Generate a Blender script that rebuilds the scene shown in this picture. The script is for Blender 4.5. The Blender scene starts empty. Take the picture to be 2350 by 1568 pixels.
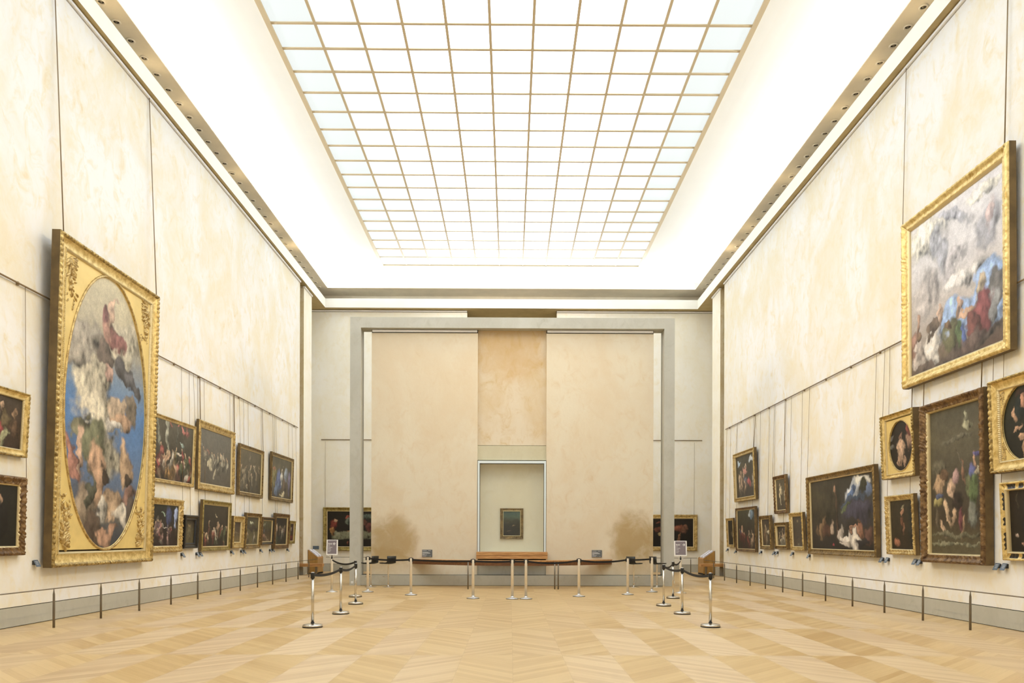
import bpy, math, random
import numpy as np
from mathutils import Matrix, Vector

# ------------------------------------------------------------------ camera
S = bpy.context.scene
C = S.collection
F = 1750.0; H0 = 1.64; VX = 1171.0; VY = 1234.0
PSI = math.radians(.3); TH = math.radians(.17)
_f = np.array([math.sin(PSI), math.cos(PSI), 0.]); _r = np.array([math.cos(PSI), -math.sin(PSI), 0.]); _u = np.array([0, 0, 1.])
RR = _r*math.cos(TH)+_u*math.sin(TH); UU = -_r*math.sin(TH)+_u*math.cos(TH)
U0 = VX+F*math.tan(PSI)
cd = bpy.data.cameras.new('camera'); cam = bpy.data.objects.new('camera', cd); C.objects.link(cam)
cd.sensor_fit = 'HORIZONTAL'; cd.sensor_width = 36; cd.lens = 36*F/2350
cd.shift_x = (1175-U0)/2350; cd.shift_y = (VY-784)/2350; cd.clip_end = 200; cd.clip_start = .05
cam.matrix_world = Matrix(((RR[0], UU[0], -_f[0], 0), (RR[1], UU[1], -_f[1], 0), (RR[2], UU[2], -_f[2], H0), (0, 0, 0, 1)))
S.camera = cam
S.view_settings.view_transform = 'Standard'; S.view_settings.look = 'None'
S.view_settings.gamma = 1; S.view_settings.use_curve_mapping = False
S.view_settings.exposure = 0.15
w = bpy.data.worlds.new('world'); S.world = w; w.use_nodes = True
w.node_tree.nodes['Background'].inputs[0].default_value = (.9, .95, 1, 1)
w.node_tree.nodes['Background'].inputs[1].default_value = .3

SKY_L = 3.1        # radiance of the lay-light panes
FILL_W = 1550.0    # one added fill beam from the ledge
COVE_W = 44.0      # added cove strip, power per metre

def P(x, y, ax, val):
    "point of the place seen at photo position (x, y) on the plane axis=val"
    d = RR*(x-U0)/F+UU*(VY-y)/F+_f
    o = np.array([0, 0, H0]); k = (val-o[ax])/d[ax]
    return o+d*k

# ------------------------------------------------------------------ room numbers
XL, XR = -8.92, 9.05
YF = -4.0
YE = 32.29          # end of the side wall linings
YB = 36.4           # back wall
ZW = 12.37          # top of wall lining
ZB0, ZB1 = 12.47, 12.90
BL, BR, BB = -8.76, 8.83, 36.02
ZL = 13.34
LL, LR, LB = -8.615, 8.676, 35.85
ZS = 14.19
SX = 5.88; SYE = 35.17; SYF = -2.0
ZBASE = .353
YS = 25.85          # front of the concrete portal

# ------------------------------------------------------------------ helpers
def lin(c):
    c = np.asarray(c, float)/255.
    return np.where(c <= .04045, c/12.92, ((c+.055)/1.055)**2.4)

def tag(o, label=None, cat=None, group=None, kind=None):
    if label: o['label'] = label
    if cat: o['category'] = cat
    if group: o['group'] = group
    if kind: o['kind'] = kind
    return o

def empty(name, loc=(0, 0, 0), rz=0, label=None, cat=None, group=None):
    o = bpy.data.objects.new(name, None); C.objects.link(o)
    o.location = loc; o.rotation_euler = (0, 0, rz); o.empty_display_size = .1
    return tag(o, label, cat, group)

class MB:
    "collects shapes, builds ONE mesh object"
    def __init__(s): s.v = []; s.f = []; s.m = []; s.sm = []
    def add(s, v, f, m=0, sm=False):
        n = len(s.v); s.v += [tuple(p) for p in v]
        for q in f: s.f.append([i+n for i in q]); s.m.append(m); s.sm.append(sm)
        return s
    def box(s, x0, x1, y0, y1, z0, z1, m=0):
        v = [(x0, y0, z0), (x1, y0, z0), (x1, y1, z0), (x0, y1, z0), (x0, y0, z1), (x1, y0, z1), (x1, y1, z1), (x0, y1, z1)]
        return s.add(v, [(0, 3, 2, 1), (4, 5, 6, 7), (0, 1, 5, 4), (1, 2, 6, 5), (2, 3, 7, 6), (3, 0, 4, 7)], m)
    def lathe(s, prof, c=(0, 0, 0), n=28, m=0, sm=True, caps=True):
        v = []; f = []
        for (r, z) in prof:
            for k in range(n):
                a = 2*math.pi*k/n; v.append((c[0]+r*math.cos(a), c[1]+r*math.sin(a), c[2]+z))
        for i in range(len(prof)-1):
            for k in range(n):
                k2 = (k+1) % n; f.append((i*n+k, i*n+k2, (i+1)*n+k2, (i+1)*n+k))
        s.add(v, f, m, sm)
        if caps:
            b = len(s.v)-len(v)
            for ring, rev in ((0, True), (len(prof)-1, False)):
                q = [b+ring*n+k for k in range(n)]
                s.f.append(q[::-1] if rev else q); s.m.append(m); s.sm.append(False)
        return s
    def tube(s, pts, r, n=8, m=0, sm=True, r1=None):
        pts = [Vector(p) for p in pts]; v = []; f = []
        for i, p in enumerate(pts):
            a = pts[max(i-1, 0)]; b = pts[min(i+1, len(pts)-1)]; t = (b-a).normalized()
            h = Vector((0, 0, 1)) if abs(t.z) < .9 else Vector((1, 0, 0))
            u = t.cross(h).normalized(); w_ = t.cross(u)
            rr = r if r1 is None else r+(r1-r)*i/(len(pts)-1)
            for k in range(n):
                g = 2*math.pi*k/n; v.append(p+(u*math.cos(g)+w_*math.sin(g))*rr)
        for i in range(len(pts)-1):
            for k in range(n):
                k2 = (k+1) % n; f.append((i*n+k, i*n+k2, (i+1)*n+k2, (i+1)*n+k))
        f.append(tuple(range(n))[::-1]); f.append(tuple((len(pts)-1)*n+k for k in range(n)))
        return s.add(v, f, m, sm)
    def build(s, name, mats, parent=None, bevel=0, kind=None):
        me = bpy.data.meshes.new(name); me.from_pydata(s.v, [], s.f)
        if not isinstance(mats, (list, tuple)): mats = [mats]
        for m in mats: me.materials.append(m)
        me.polygons.foreach_set('material_index', s.m); me.polygons.foreach_set('use_smooth', s.sm)
        me.update()
        o = bpy.data.objects.new(name, me); C.objects.link(o)
        if parent is not None: o.parent = parent
        if bevel:
            b = o.modifiers.new('bevel', 'BEVEL'); b.width = bevel; b.segments = 2; b.limit_method = 'ANGLE'
        if kind: o['kind'] = kind
        return o

# ------------------------------------------------------------------ materials
def newmat(name):
    m = bpy.data.materials.new(name); m.use_nodes = True
    nt = m.node_tree; return m, nt, nt.nodes['Principled BSDF']
class N:
    def __init__(s, nt): s.nt = nt
    def __call__(s, t, **k):
        n = s.nt.nodes.new(t)
        for a, b in k.items(): setattr(n, a, b)
        return n
    def l(s, a, b): s.nt.links.new(a, b)
    def math(s, op, a, b=None, c=None, clamp=False):
        n = s('ShaderNodeMath', operation=op, use_clamp=clamp)
        for i, x in enumerate((a, b, c)):
            if x is None: continue
            if isinstance(x, (int, float)): n.inputs[i].default_value = x
            else: s.l(x, n.inputs[i])
        return n.outputs[0]
    def mix(s, fac, a, b, bt='MIX'):
        n = s('ShaderNodeMix', data_type='RGBA', blend_type=bt)
        for i, x in ((0, fac), (6, a), (7, b)):
            if isinstance(x, (int, float)): n.inputs[i].default_value = x
            elif isinstance(x, (tuple, list, np.ndarray)): n.inputs[i].default_value = tuple(x)[:3]+(1,)
            else: s.l(x, n.inputs[i])
        return n.outputs[2]
    def ramp(s, x, a, b):
        n = s('ShaderNodeMapRange', interpolation_type='SMOOTHSTEP'); n.inputs[1].default_value = a; n.inputs[2].default_value = b
        s.l(x, n.inputs[0]); return n.outputs[0]
    def noise(s, vec, scale, detail=5, rough=.55, dist=0):
        n = s('ShaderNodeTexNoise'); s.l(vec, n.inputs['Vector'])
        n.inputs['Scale'].default_value = scale; n.inputs['Detail'].default_value = detail
        n.inputs['Roughness'].default_value = rough; n.inputs['Distortion'].default_value = dist
        return n.outputs['Fac']
    def pos(s, sc=(1, 1, 1), obj=False):
        if obj: g = s('ShaderNodeTexCoord').outputs['Object']
        else: g = s('ShaderNodeNewGeometry').outputs['Position']
        mp = s('ShaderNodeMapping'); s.l(g, mp.inputs['Vector']); mp.inputs['Scale'].default_value = sc
        return mp.outputs[0]

def simple(name, col, rough=.6, metal=0, var=.0, vscale=8, spec=.5, bump=0):
    m, nt, b = newmat(name); n = N(nt)
    b.inputs['Roughness'].default_value = rough; b.inputs['Metallic'].default_value = metal
    b.inputs['Specular IOR Level'].default_value = spec
    c = tuple(lin(col))+(1,)
    v = n.noise(n.pos(obj=True), vscale)
    if var:
        n.l(n.mix(n.ramp(v, .3, .7), tuple(x*(1-var) for x in c[:3]), tuple(min(1, x*(1+var)) for x in c[:3])), b.inputs['Base Color'])
    else: b.inputs['Base Color'].default_value = c
    if bump:
        bp = n('ShaderNodeBump'); bp.inputs['Strength'].default_value = bump; bp.inputs['Distance'].default_value = .01
        n.l(v, bp.inputs['Height']); n.l(bp.outputs[0], b.inputs['Normal'])
    return m

def plaster(name, light, tan, dark, amount=.5, sc=1.0, stains=(), rough=.8):
    m, nt, b = newmat(name); n = N(nt)
    p = n.pos((1, 1, .75)); pv = n.pos((1.2, 1.2, .85))
    a = n.noise(p, .45*sc, 8, .62, .6); c = n.noise(pv, 2.3*sc, 9, .66, 1.0); d = n.noise(p, 9*sc, 6, .6, .8)
    col = n.mix(n.math('MULTIPLY', n.ramp(a, .36, .68), amount), light, tan)
    col = n.mix(n.math('MULTIPLY', n.ramp(c, .46, .70), amount), col, tan)
    col = n.mix(n.math('MULTIPLY', n.ramp(c, .62, .80), amount*.8), col, dark)
    col = n.mix(n.math('MULTIPLY', n.ramp(d, .35, .7), .16), col, light)
    if stains:
        g = n('ShaderNodeSeparateXYZ'); n.l(n.pos(), g.inputs[0])
        e = n.noise(n.pos(), 1.7, 8, .65, .5)
        for (x, y, z, rx, ry, rz, k, sc_) in stains:
            dx = n.math('POWER', n.math('ABSOLUTE', n.math('DIVIDE', n.math('SUBTRACT', g.outputs[0], x), rx)), 2.2)
            dy = n.math('POWER', n.math('ABSOLUTE', n.math('DIVIDE', n.math('SUBTRACT', g.outputs[1], y), ry)), 2.2)
            dz = n.math('POWER', n.math('ABSOLUTE', n.math('DIVIDE', n.math('SUBTRACT', g.outputs[2], z), rz)), 2.2)
            r = n.math('ADD', n.math('ADD', dx, dy), dz)
            r = n.math('ADD', r, n.math('MULTIPLY', n.math('SUBTRACT', e, .5), 2.4))
            k_ = n.math('MULTIPLY', n.math('SUBTRACT', 1, n.ramp(r, .1, 1.5)), k)
            col = n.mix(k_, col, sc_)
    n.l(col, b.inputs['Base Color']); b.inputs['Roughness'].default_value = rough
    b.inputs['Specular IOR Level'].default_value = .25
    bp = n('ShaderNodeBump'); bp.inputs['Strength'].default_value = .25; bp.inputs['Distance'].default_value = .02
    n.l(n.math('ADD', c, n.math('MULTIPLY', d, .5)), bp.inputs['Height']); n.l(bp.outputs[0], b.inputs['Normal'])
    return m

CREAM = (.85, .84, .81); TAN = (.80, .705, .49); OCHRE = (.70, .53, .27)
M = {}
M['wall'] = plaster('cream_plaster', CREAM, TAN, OCHRE, .8, 1)
M['wallback'] = plaster('brightened_cream_plaster', (.90, .87, .78), (.85, .78, .60), (.78, .66, .43), .7, 1)  # wall plaster copy lightened in colour to offset weak light at the back
ST = (.40, .27, .10)
M['slab'] = plaster('pinkish_plaster', (.73, .655, .50), (.69, .575, .40), (.63, .49, .29), .95, 1.0,
                    stains=[(-4.05, 25.9, 1.55, .85, 3, .85, .75, ST), (4.25, 25.9, 1.6, .85, 3, .9, .8, ST),
                            (-4.3, 25.9, .8, .8, 3, .5, .4, ST), (4.2, 25.9, .8, .9, 3, .5, .4, ST)])
M['stained'] = plaster('ochre_stained_plaster', (.70, .61, .46), (.62, .48, .28), (.50, .34, .15), 1.0, .9,
                       stains=[(0, 26, 8.3, 1.4, 3, 1.3, .55, (.56, .35, .13))])
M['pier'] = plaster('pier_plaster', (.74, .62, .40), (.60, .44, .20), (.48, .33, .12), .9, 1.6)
M['niche'] = plaster('greenish_plaster', (.86, .80, .66), (.80, .73, .57), (.72, .62, .43), .8, 1.2)
M['band'] = plaster('olive_plaster', (.60, .56, .40), (.54, .49, .32), (.46, .40, .24), .8, 1.2)
M['concrete'] = plaster('grey_concrete', (.54, .53, .46), (.46, .445, .37), (.38, .36, .28), .8, 1.2)
M['base'] = plaster('grey_stone', (.50, .48, .395), (.44, .415, .33), (.36, .335, .255), .8, 1.5)
M['white'] = simple('white_plaster', (246, 246, 244), .9, var=.01, vscale=1)
M['beam'] = simple('off_white_plaster', (238, 236, 228), .9, var=.02, vscale=1.5)
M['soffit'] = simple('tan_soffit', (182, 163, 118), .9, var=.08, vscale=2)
M['ledge'] = simple('taupe_plaster', (236, 226, 206), .9, var=.05, vscale=1.5)
M['track'] = simple('white_metal', (250, 250, 250), .45)
M['shadow'] = simple('dark_gap', (38, 34, 28), .9)
M['mullion'] = simple('tan_metal', (206, 188, 154), .5, .0)
M['steel_dark'] = simple('dark_bronze_metal', (124, 114, 98), .42, .7)
M['wire'] = simple('brown_wire', (138, 118, 88), .5, .4)
M['chrome'] = simple('brushed_steel', (205, 200, 190), .24, 1.0, var=.06)
M['satin'] = simple('satin_nickel', (232, 222, 202), .5, .55, var=.04)
M['satinbase'] = simple('satin_base', (215, 213, 208), .3, .9)
M['black'] = simple('black_plastic', (22, 22, 22), .45)
M['rubber'] = simple('black_rubber', (14, 14, 14), .7)
M['belt'] = simple('black_webbing', (26, 25, 25), .8)
M['signgrey'] = simple('grey_sign_face', (128, 118, 122), .6)
M['signwhite'] = simple('sign_white', (240, 238, 232), .5)
M['slate'] = simple('slate_plaque', (98, 102, 102), .5)
M['slate2'] = simple('blue_slate_plaque', (104, 118, 132), .45)
M['slatedark'] = simple('dark_slate_side', (48, 50, 54), .5)
M['ink'] = simple('pale_text', (205, 206, 204), .6)
M['casewhite'] = simple('pale_blue_white_metal', (222, 232, 232), .4)
M['paper'] = simple('white_paper', (225, 225, 235), .7)
M['black_wood'] = simple('ebonised_wood', (40, 36, 30), .35, var=.2, vscale=20)
M['shelldark'] = simple('black_stool_shell', (20, 24, 23), .35)

def wood(name, a, b_, axis=0, sc=3, rough=.4):
    m, nt, b = newmat(name); n = N(nt)
    s = [14, 14, 14]; s[axis] = .8
    v = n.noise(n.pos(tuple(s)), sc, 6, .6, .4)
    g = n('ShaderNodeSeparateXYZ'); n.l(n.pos(), g.inputs[0])
    n.l(n.mix(n.ramp(v, .35, .68), lin(a), lin(b_)), b.inputs['Base Color']); b.inputs['Roughness'].default_value = rough
    return m
M['wood'] = wood('warm_wood', (205, 158, 100), (165, 112, 62))
M['wooddark'] = wood('walnut_apron', (120, 78, 42), (88, 54, 28))
M['woodpanel'] = wood('honey_wood_panel', (176, 136, 72), (150, 108, 52), 2)

def gold(name, hi, lo, rough=.38, metal=.75, sc=9):
    m, nt, b = newmat(name); n = N(nt)
    v = n.noise(n.pos(obj=True), sc, 6, .65, .3); v2 = n.noise(n.pos(obj=True), sc*6, 4, .6)
    c = n.mix(n.ramp(v, .35, .7), lin(hi), lin(lo)); c = n.mix(n.math('MULTIPLY', n.ramp(v2, .5, .75), .5), c, lin(lo))
    n.l(c, b.inputs['Base Color']); b.inputs['Roughness'].default_value = rough; b.inputs['Metallic'].default_value = metal
    return m
M['gold'] = gold('bright_gilt', (232, 208, 142), (186, 154, 84), .42, .5)
M['gold_mid'] = gold('aged_gilt', (212, 186, 124), (146, 118, 66), .42, .5)
M['gold_dark'] = gold('dark_gilt', (158, 132, 84), (84, 64, 36), .45, .6)
M['gold_brown'] = gold('brown_gilt', (142, 112, 74), (78, 56, 36), .5, .5)
M['gold_olive'] = gold('olive_gilt', (176, 158, 96), (112, 94, 44), .45, .6)
M['gold_rim'] = gold('rope_gilt', (206, 180, 116), (104, 80, 38), .4, .6, 14)
M['gold_flat'] = simple('flat_gilt', (226, 200, 128), .5, .2, var=.08, vscale=2)
M['side'] = simple('dark_frame_side', (104, 84, 50), .7, var=.25, vscale=3)
M['slip'] = simple('pale_gilt_slip', (214, 196, 150), .4, .5)
M['canvas_back'] = simple('canvas_back', (90, 76, 56), .9)

mc, nt, b = newmat('painted_canvas'); n = N(nt)
at = n('ShaderNodeAttribute', attribute_name='paint')
br = n.noise(n.pos(obj=True), 38, 4, .6, 1.0)
n.l(n.mix(.5, at.outputs['Color'], n.mix(n.ramp(br, .3, .7), at.outputs['Color'], n.mix(1.0, at.outputs['Color'], (.62, .60, .56), 'MULTIPLY'))), b.inputs['Base Color'])
b.inputs['Roughness'].default_value = .42; b.inputs['Specular IOR Level'].default_value = .35
M['canvas'] = mc

# glass (thin, for the display case)
mg = bpy.data.materials.new('clear_glass'); mg.use_nodes = True; nt = mg.node_tree; nt.nodes.clear(); n = N(nt)
o_ = n('ShaderNodeOutputMaterial'); t_ = n('ShaderNodeBsdfTransparent'); g_ = n('ShaderNodeBsdfGlossy'); x_ = n('ShaderNodeMixShader')
t_.inputs[0].default_value = (.96, .97, .95, 1); g_.inputs['Roughness'].default_value = .02; x_.inputs[0].default_value = .04
n.l(t_.outputs[0], x_.inputs[1]); n.l(g_.outputs[0], x_.inputs[2]); n.l(x_.outputs[0], o_.inputs[0]); M['glass'] = mg

def emis(name, col, s):
    m, nt, b = newmat(name)
    b.inputs['Base Color'].default_value = (.12, .14, .14, 1); b.inputs['Roughness'].default_value = .5
    b.inputs['Emission Color'].default_value = tuple(col)+(1,); b.inputs['Emission Strength'].default_value = s
    return m

# parquet: 45 degree boards in 0.69 m columns whose direction flips from panel to panel
mf, nt, b = newmat('parquet'); n = N(nt)
g = n('ShaderNodeSeparateXYZ'); n.l(n.pos(), g.inputs[0]); X, Y = g.outputs[0], g.outputs[1]
CW, RL = .692, 3.15
u = n.math('DIVIDE', n.math('SUBTRACT', X, .035), CW); v = n.math('DIVIDE', n.math('SUBTRACT', Y, 10.62), RL)
i = n.math('FLOOR', u); j = n.math('FLOOR', v)
par = n.math('MODULO', n.math('ADD', n.math('ADD', i, j), 200), 2)            # 0 / 1
sg = n.math('SUBTRACT', n.math('MULTIPLY', par, 2), 1)
sg = n.math('MULTIPLY', sg, 1)
q = n.math('MULTIPLY', n.math('SUBTRACT', Y, n.math('MULTIPLY', sg, X)), .7071)
t = n.math('MULTIPLY', n.math('ADD', n.math('MULTIPLY', sg, Y), X), .7071)
pq = n.math('DIVIDE', q, .105); pi = n.math('FLOOR', pq)
cv = n('ShaderNodeCombineXYZ'); n.l(pi, cv.inputs[0]); n.l(i, cv.inputs[1]); n.l(j, cv.inputs[2])
wn = n('ShaderNodeTexWhiteNoise', noise_dimensions='3D'); n.l(cv.outputs[0], wn.inputs[0])
cv2 = n('ShaderNodeCombineXYZ'); n.l(i, cv2.inputs[0]); n.l(j, cv2.inputs[1])
wn2 = n('ShaderNodeTexWhiteNoise', noise_dimensions='3D'); n.l(cv2.outputs[0], wn2.inputs[0])
gv = n('ShaderNodeCombineXYZ'); n.l(n.math('MULTIPLY', t, .9), gv.inputs[0]); n.l(n.math('MULTIPLY', q, 9), gv.inputs[1]); n.l(n.math('MULTIPLY', wn.outputs[0], 30), gv.inputs[2])
gr = n.noise(gv.outputs[0], 2.2, 7, .62, .5)
val = n.math('ADD', n.math('MULTIPLY', n.ramp(wn.outputs[0], 0, 1), .34), n.math('MULTIPLY', gr, .45))
val = n.math('ADD', val, n.math('MULTIPLY', wn2.outputs[0], .22))
val = n.math('ADD', val, n.math('MULTIPLY', n.noise(n.pos(), .35, 3), .2))
col = n.mix(n.ramp(val, .25, 1.15), lin((214, 183, 130)), lin((183, 145, 90)))
def line(x, wd):
    fr = n.math('FRACT', x); dd = n.math('MINIMUM', fr, n.math('SUBTRACT', 1, fr)); return n.math('LESS_THAN', dd, wd)
ln = n.math('MAXIMUM', n.math('MAXIMUM', line(u, .0022), line(v, .0006)), line(pq, .012))
col = n.mix(n.math('MULTIPLY', ln, .35), col, lin((120, 84, 42)))
n.l(col, b.inputs['Base Color'])
tv = n('ShaderNodeCombineXYZ'); n.l(n.math('MULTIPLY', sg, -.7071), tv.inputs[0]); n.l(n.math('MULTIPLY', 1, .7071), tv.inputs[1])
b.inputs['Roughness'].default_value = .46; b.inputs['Anisotropic'].default_value = 1.0
b.inputs['Specular IOR Level'].default_value = .95
n.l(tv.outputs[0], b.inputs['Tangent'])
b.inputs['Coat Weight'].default_value = .14; b.inputs['Coat Roughness'].default_value = .16
M['floor'] = mf

# ------------------------------------------------------------------ light: the lay-light and the added cove strips
NC, RS = 11, .972
rows = [SYE-RS*k for k in range(int((SYE-SYF)/RS)+1)]
SYF = rows[-1]
win = empty('window_1', (0, (SYE+SYF)/2, ZS)); win['kind'] = 'structure'
wc = (0, (SYE+SYF)/2, ZS)
cw = 2*SX/NC
pm = MB()
lev = [.76, .88, 2.0, 2.8, SKY_L, SKY_L]
for c in range(NC):
    for r in range(len(rows)-1):
        k = min(c, NC-1-c)
        if r == 0: k = min(k, 1)
        k = min(k, 5)
        x0 = -SX+c*cw
        pm.add([(x0, rows[r+1]-wc[1], .014), (x0+cw, rows[r+1]-wc[1], .014), (x0+cw, rows[r]-wc[1], .014), (x0, rows[r]-wc[1], .014)], [(0, 3, 2, 1)], k)
pm.build('glass_panes', [emis('pane_%d' % k, (.94, 1.0, 1.0) if k < 2 else (.85, .96, 1.14), max(lev[k], .0)) for k in range(6)], win)
mm = MB()
for c in range(1, NC): mm.box(-SX+c*cw-.034, -SX+c*cw+.034, SYF-wc[1], SYE-wc[1], -.014, .02)
for r in rows[1:-1]: mm.box(-SX, SX, r-wc[1]-.038, r-wc[1]+.038, -.012, .02)
mm.build('mullions', M['mullion'], win)
fm = MB()
fm.box(-SX-.13, -SX, SYF-wc[1]-.1, SYE-wc[1]+.08, -.03, .06); fm.box(SX, SX+.13, SYF-wc[1]-.1, SYE-wc[1]+.08, -.03, .06)
fm.box(-SX, SX, SYE-wc[1]-.02, SYE-wc[1]+.10, -.04, .06); fm.box(-SX, SX, SYF-wc[1]-.1, SYF-wc[1], -.03, .06)
fm.build('window_frame', M['mullion'], win)

def strip(x, y, sx, sy, aim, power):  # unseen strips added behind the ledge lip to brighten the vault
    l = bpy.data.lights.new('cove_fill', 'AREA'); l.shape = 'RECTANGLE'; l.size = sx; l.size_y = sy; l.energy = power
    l.color = (.84, .93, 1.0)
    o = bpy.data.objects.new('cove_fill', l); C.objects.link(o); o.location = (x, y, ZL+.09)
    o.rotation_euler = aim; return o
Lc = SYE-SYF+1
strip(LL-.25, (SYE+SYF)/2, .12, Lc, (0, -(math.pi-1.15), 0), COVE_W*Lc*.5)
strip(LR+.25, (SYE+SYF)/2, .12, Lc, (0, math.pi-1.15, 0), COVE_W*Lc*.5)
strip(0, LB+.25, 16.5, .12, (-(math.pi-1.0), 0, 0), COVE_W*16*.42)

# warm fill beams added at the ledge spotlights to brighten lower, display and back walls
def beam(p, q, power, ang=62):
    l = bpy.data.lights.new('ledge_fill', 'SPOT'); l.energy = power; l.color = (1, .78, .47); l.shadow_soft_size = .35
    l.spot_size = math.radians(ang); l.spot_blend = 1.0
    o = bpy.data.objects.new('ledge_fill', l); C.objects.link(o); o.location = p
    o.rotation_euler = (Vector(q)-Vector(p)).to_track_quat('-Z', 'Y').to_euler()
for k in range(7):
    yk = 4.94+.655*6*k
    beam((-8.985, yk, ZL-.08), (XR, yk+1.5, 1.9), FILL_W); beam((9.05, yk, ZL-.08), (XL, yk+1.5, 1.9), FILL_W)
for x_ in (-8.985, 9.05): 
    beam((x_, 16.72+.655*3, ZL-.08), (-x_*.25, 26, 2.6), FILL_W*1.2, 50)
    beam((x_, 16.72+.655*21, ZL-.08), (-math.copysign(7.3, x_), 36.4, 5.5), FILL_W*1.1, 80)

# ------------------------------------------------------------------ floor, walls, ceiling
MB().box(-11, 11, YF-.3, 40, -.2, 0).build('floor', M['floor'], kind='structure')
def side_wall(s, X):
    b = MB(); x0, x1 = sorted((X, X+s*.18)); g0, g1 = sorted((X+s*.03, X+s*.18))
    b.box(x0, x1, YF, YE, ZBASE+.014, ZW)
    nm = 'left' if s < 0 else 'right'
    b.build('wall_'+nm, M['wall'], kind='structure')
    MB().box(*sorted((X+s*.004, X+s*.18)), YF, YE, .012, ZBASE).build('baseboard_'+nm, M['base'], kind='structure')
    d = MB(); d.box(g0, g1, YF, YE, ZBASE, ZBASE+.014); d.box(g0, g1, YF, YE, 0, .012); d.box(g0, g1, YF, YE, ZW, ZB0)
    d.build('trim_gap_'+nm, M['shadow'], kind='structure')
    MB().box(*sorted((X-s*.055, X+s*.03)), YF, YE-.02, ZW+.022, ZW+.075).build('trim_track_'+nm, M['track'], kind='structure')
    # pier beyond the gap in the wall
    ya, yb = 32.9, 34.19
    p = MB(); p.box(*sorted((X, X+s*.7)), ya, yb, ZBASE+.014, ZW); p.box(*sorted((X+s*.03, X+s*.7)), ya+.03, yb, ZW, ZB0)
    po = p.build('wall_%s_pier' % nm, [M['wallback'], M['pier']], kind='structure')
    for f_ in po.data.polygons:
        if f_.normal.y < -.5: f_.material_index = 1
    MB().box(*sorted((X+s*.004, X+s*.7)), ya+.004, yb, 0, ZBASE).build('baseboard_%s_pier' % nm, M['base'], kind='structure')
    MB().box(*sorted((X-s*.055, X+s*.03)), ya-.01, yb, ZW+.022, ZW+.075).build('trim_track_%s_pier' % nm, M['track'], kind='structure')
    # outer wall that closes the room behind lining and pier
    MB().box(*sorted((X+s*1.3, X+s*1.5)), YF, 40, 0, 14.6).build('wall_%s_outer' % nm, M['wall'], kind='structure')
side_wall(-1, XL); side_wall(1, XR)
MB().box(-11, 11, YF-.2, YF, 0, 14.6).build('wall_front', M['wall'], kind='structure')
# back wall in two panels with a niche between them above the portal
nx0 = P(1072, 715, 1, YB)[0]; nx1 = P(1278, 715, 1, YB)[0]
for nm, a, b_ in (('left', XL-1.3, nx0), ('right', nx1, XR+1.3)):
    MB().box(a, b_, YB, YB+.2, ZBASE+.014, ZW).build('wall_back_'+nm, M['wallback'], kind='structure')
    MB().box(a, b_, YB-.055, YB+.03, ZW+.022, ZW+.075).build('trim_track_back_'+nm, M['track'], kind='structure')
    d = MB(); d.box(a, b_, YB+.03, YB+.2, ZBASE, ZBASE+.014); d.box(a, b_, YB+.03, YB+.2, ZW, ZB0); d.build('trim_gap_back_'+nm, M['shadow'], kind='structure')
    MB().box(a, b_, YB+.004, YB+.2, 0, ZBASE).build('baseboard_back_'+nm, M['base'], kind='structure')
MB().box(nx0-.2, nx1+.2, 38.2, 38.4, 0, ZB0).build('wall_back_niche', M['niche'], kind='structure')
MB().box(-11, 11, 39.5, 39.7, 0, 14.6).build('wall_back_outer', M['wall'], kind='structure')
# beam (cornice) round the room
bm = MB()
bm.box(BL-1.6, BL, YF, 39.6, ZB0, ZB1); bm.box(BR, BR+1.6, YF, 39.6, ZB0, ZB1); bm.box(BL, BR, BB, 39.6, ZB0, ZB1)
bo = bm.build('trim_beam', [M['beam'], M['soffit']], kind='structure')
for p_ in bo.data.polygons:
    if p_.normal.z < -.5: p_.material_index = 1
# ledge with the spotlights above it
TT = .035
lm = MB()
lm.box(LL-.95, LL, YF, 37.4, ZL, ZL+TT); lm.box(LR, LR+.95, YF, 37.4, ZL, ZL+TT); lm.box(LL, LR, LB, 37.4, ZL, ZL+TT)
lm.box(LL-1.0, LL-.95, YF, 37.4, ZB1, ZL+.7); lm.box(LR+.95, LR+1.0, YF, 37.4, ZB1, ZL+.7)
lm.build('trim_ledge', M['ledge'], kind='structure')
MB().box(LL-.95, LR+.95, 37.0, 37.1, ZB1, ZL).build('trim_back_upstand', M['ledge'], kind='structure')
# curved vault between ledge and skylight
o0 = [LL-.93, LR+.93, YF, 36.95]; i0 = [-SX-.13, SX+.13, SYF-.1, SYE+.08]
vm = MB(); K = 14; vv = []
for k in range(K+1):
    s = k/K; e = math.sin(s*math.pi/2)**.9
    a = [o0[q]+(i0[q]-o0[q])*(1-math.cos(s*math.pi/2))**.85 for q in range(4)]
    z = ZL+TT+.02+(ZS+.03-ZL-TT-.02)*e
    vv += [(a[0], a[2], z), (a[1], a[2], z), (a[1], a[3], z), (a[0], a[3], z)]
ff = []
for k in range(K):
    for q in range(4): ff.append((k*4+q, k*4+(q+1) % 4, k*4+4+(q+1) % 4, k*4+4+q))
vm.add(vv, ff, 0, False); vo = vm.build('ceiling', M['white'], kind='structure')
sl = vo.modifiers.new('thick', 'SOLIDIFY'); sl.thickness = .06; sl.offset = 0
MB().box(-11, 11, YF-.2, 39.7, 14.6, 14.8).build('ceiling_outer', M['white'], kind='structure')

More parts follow.
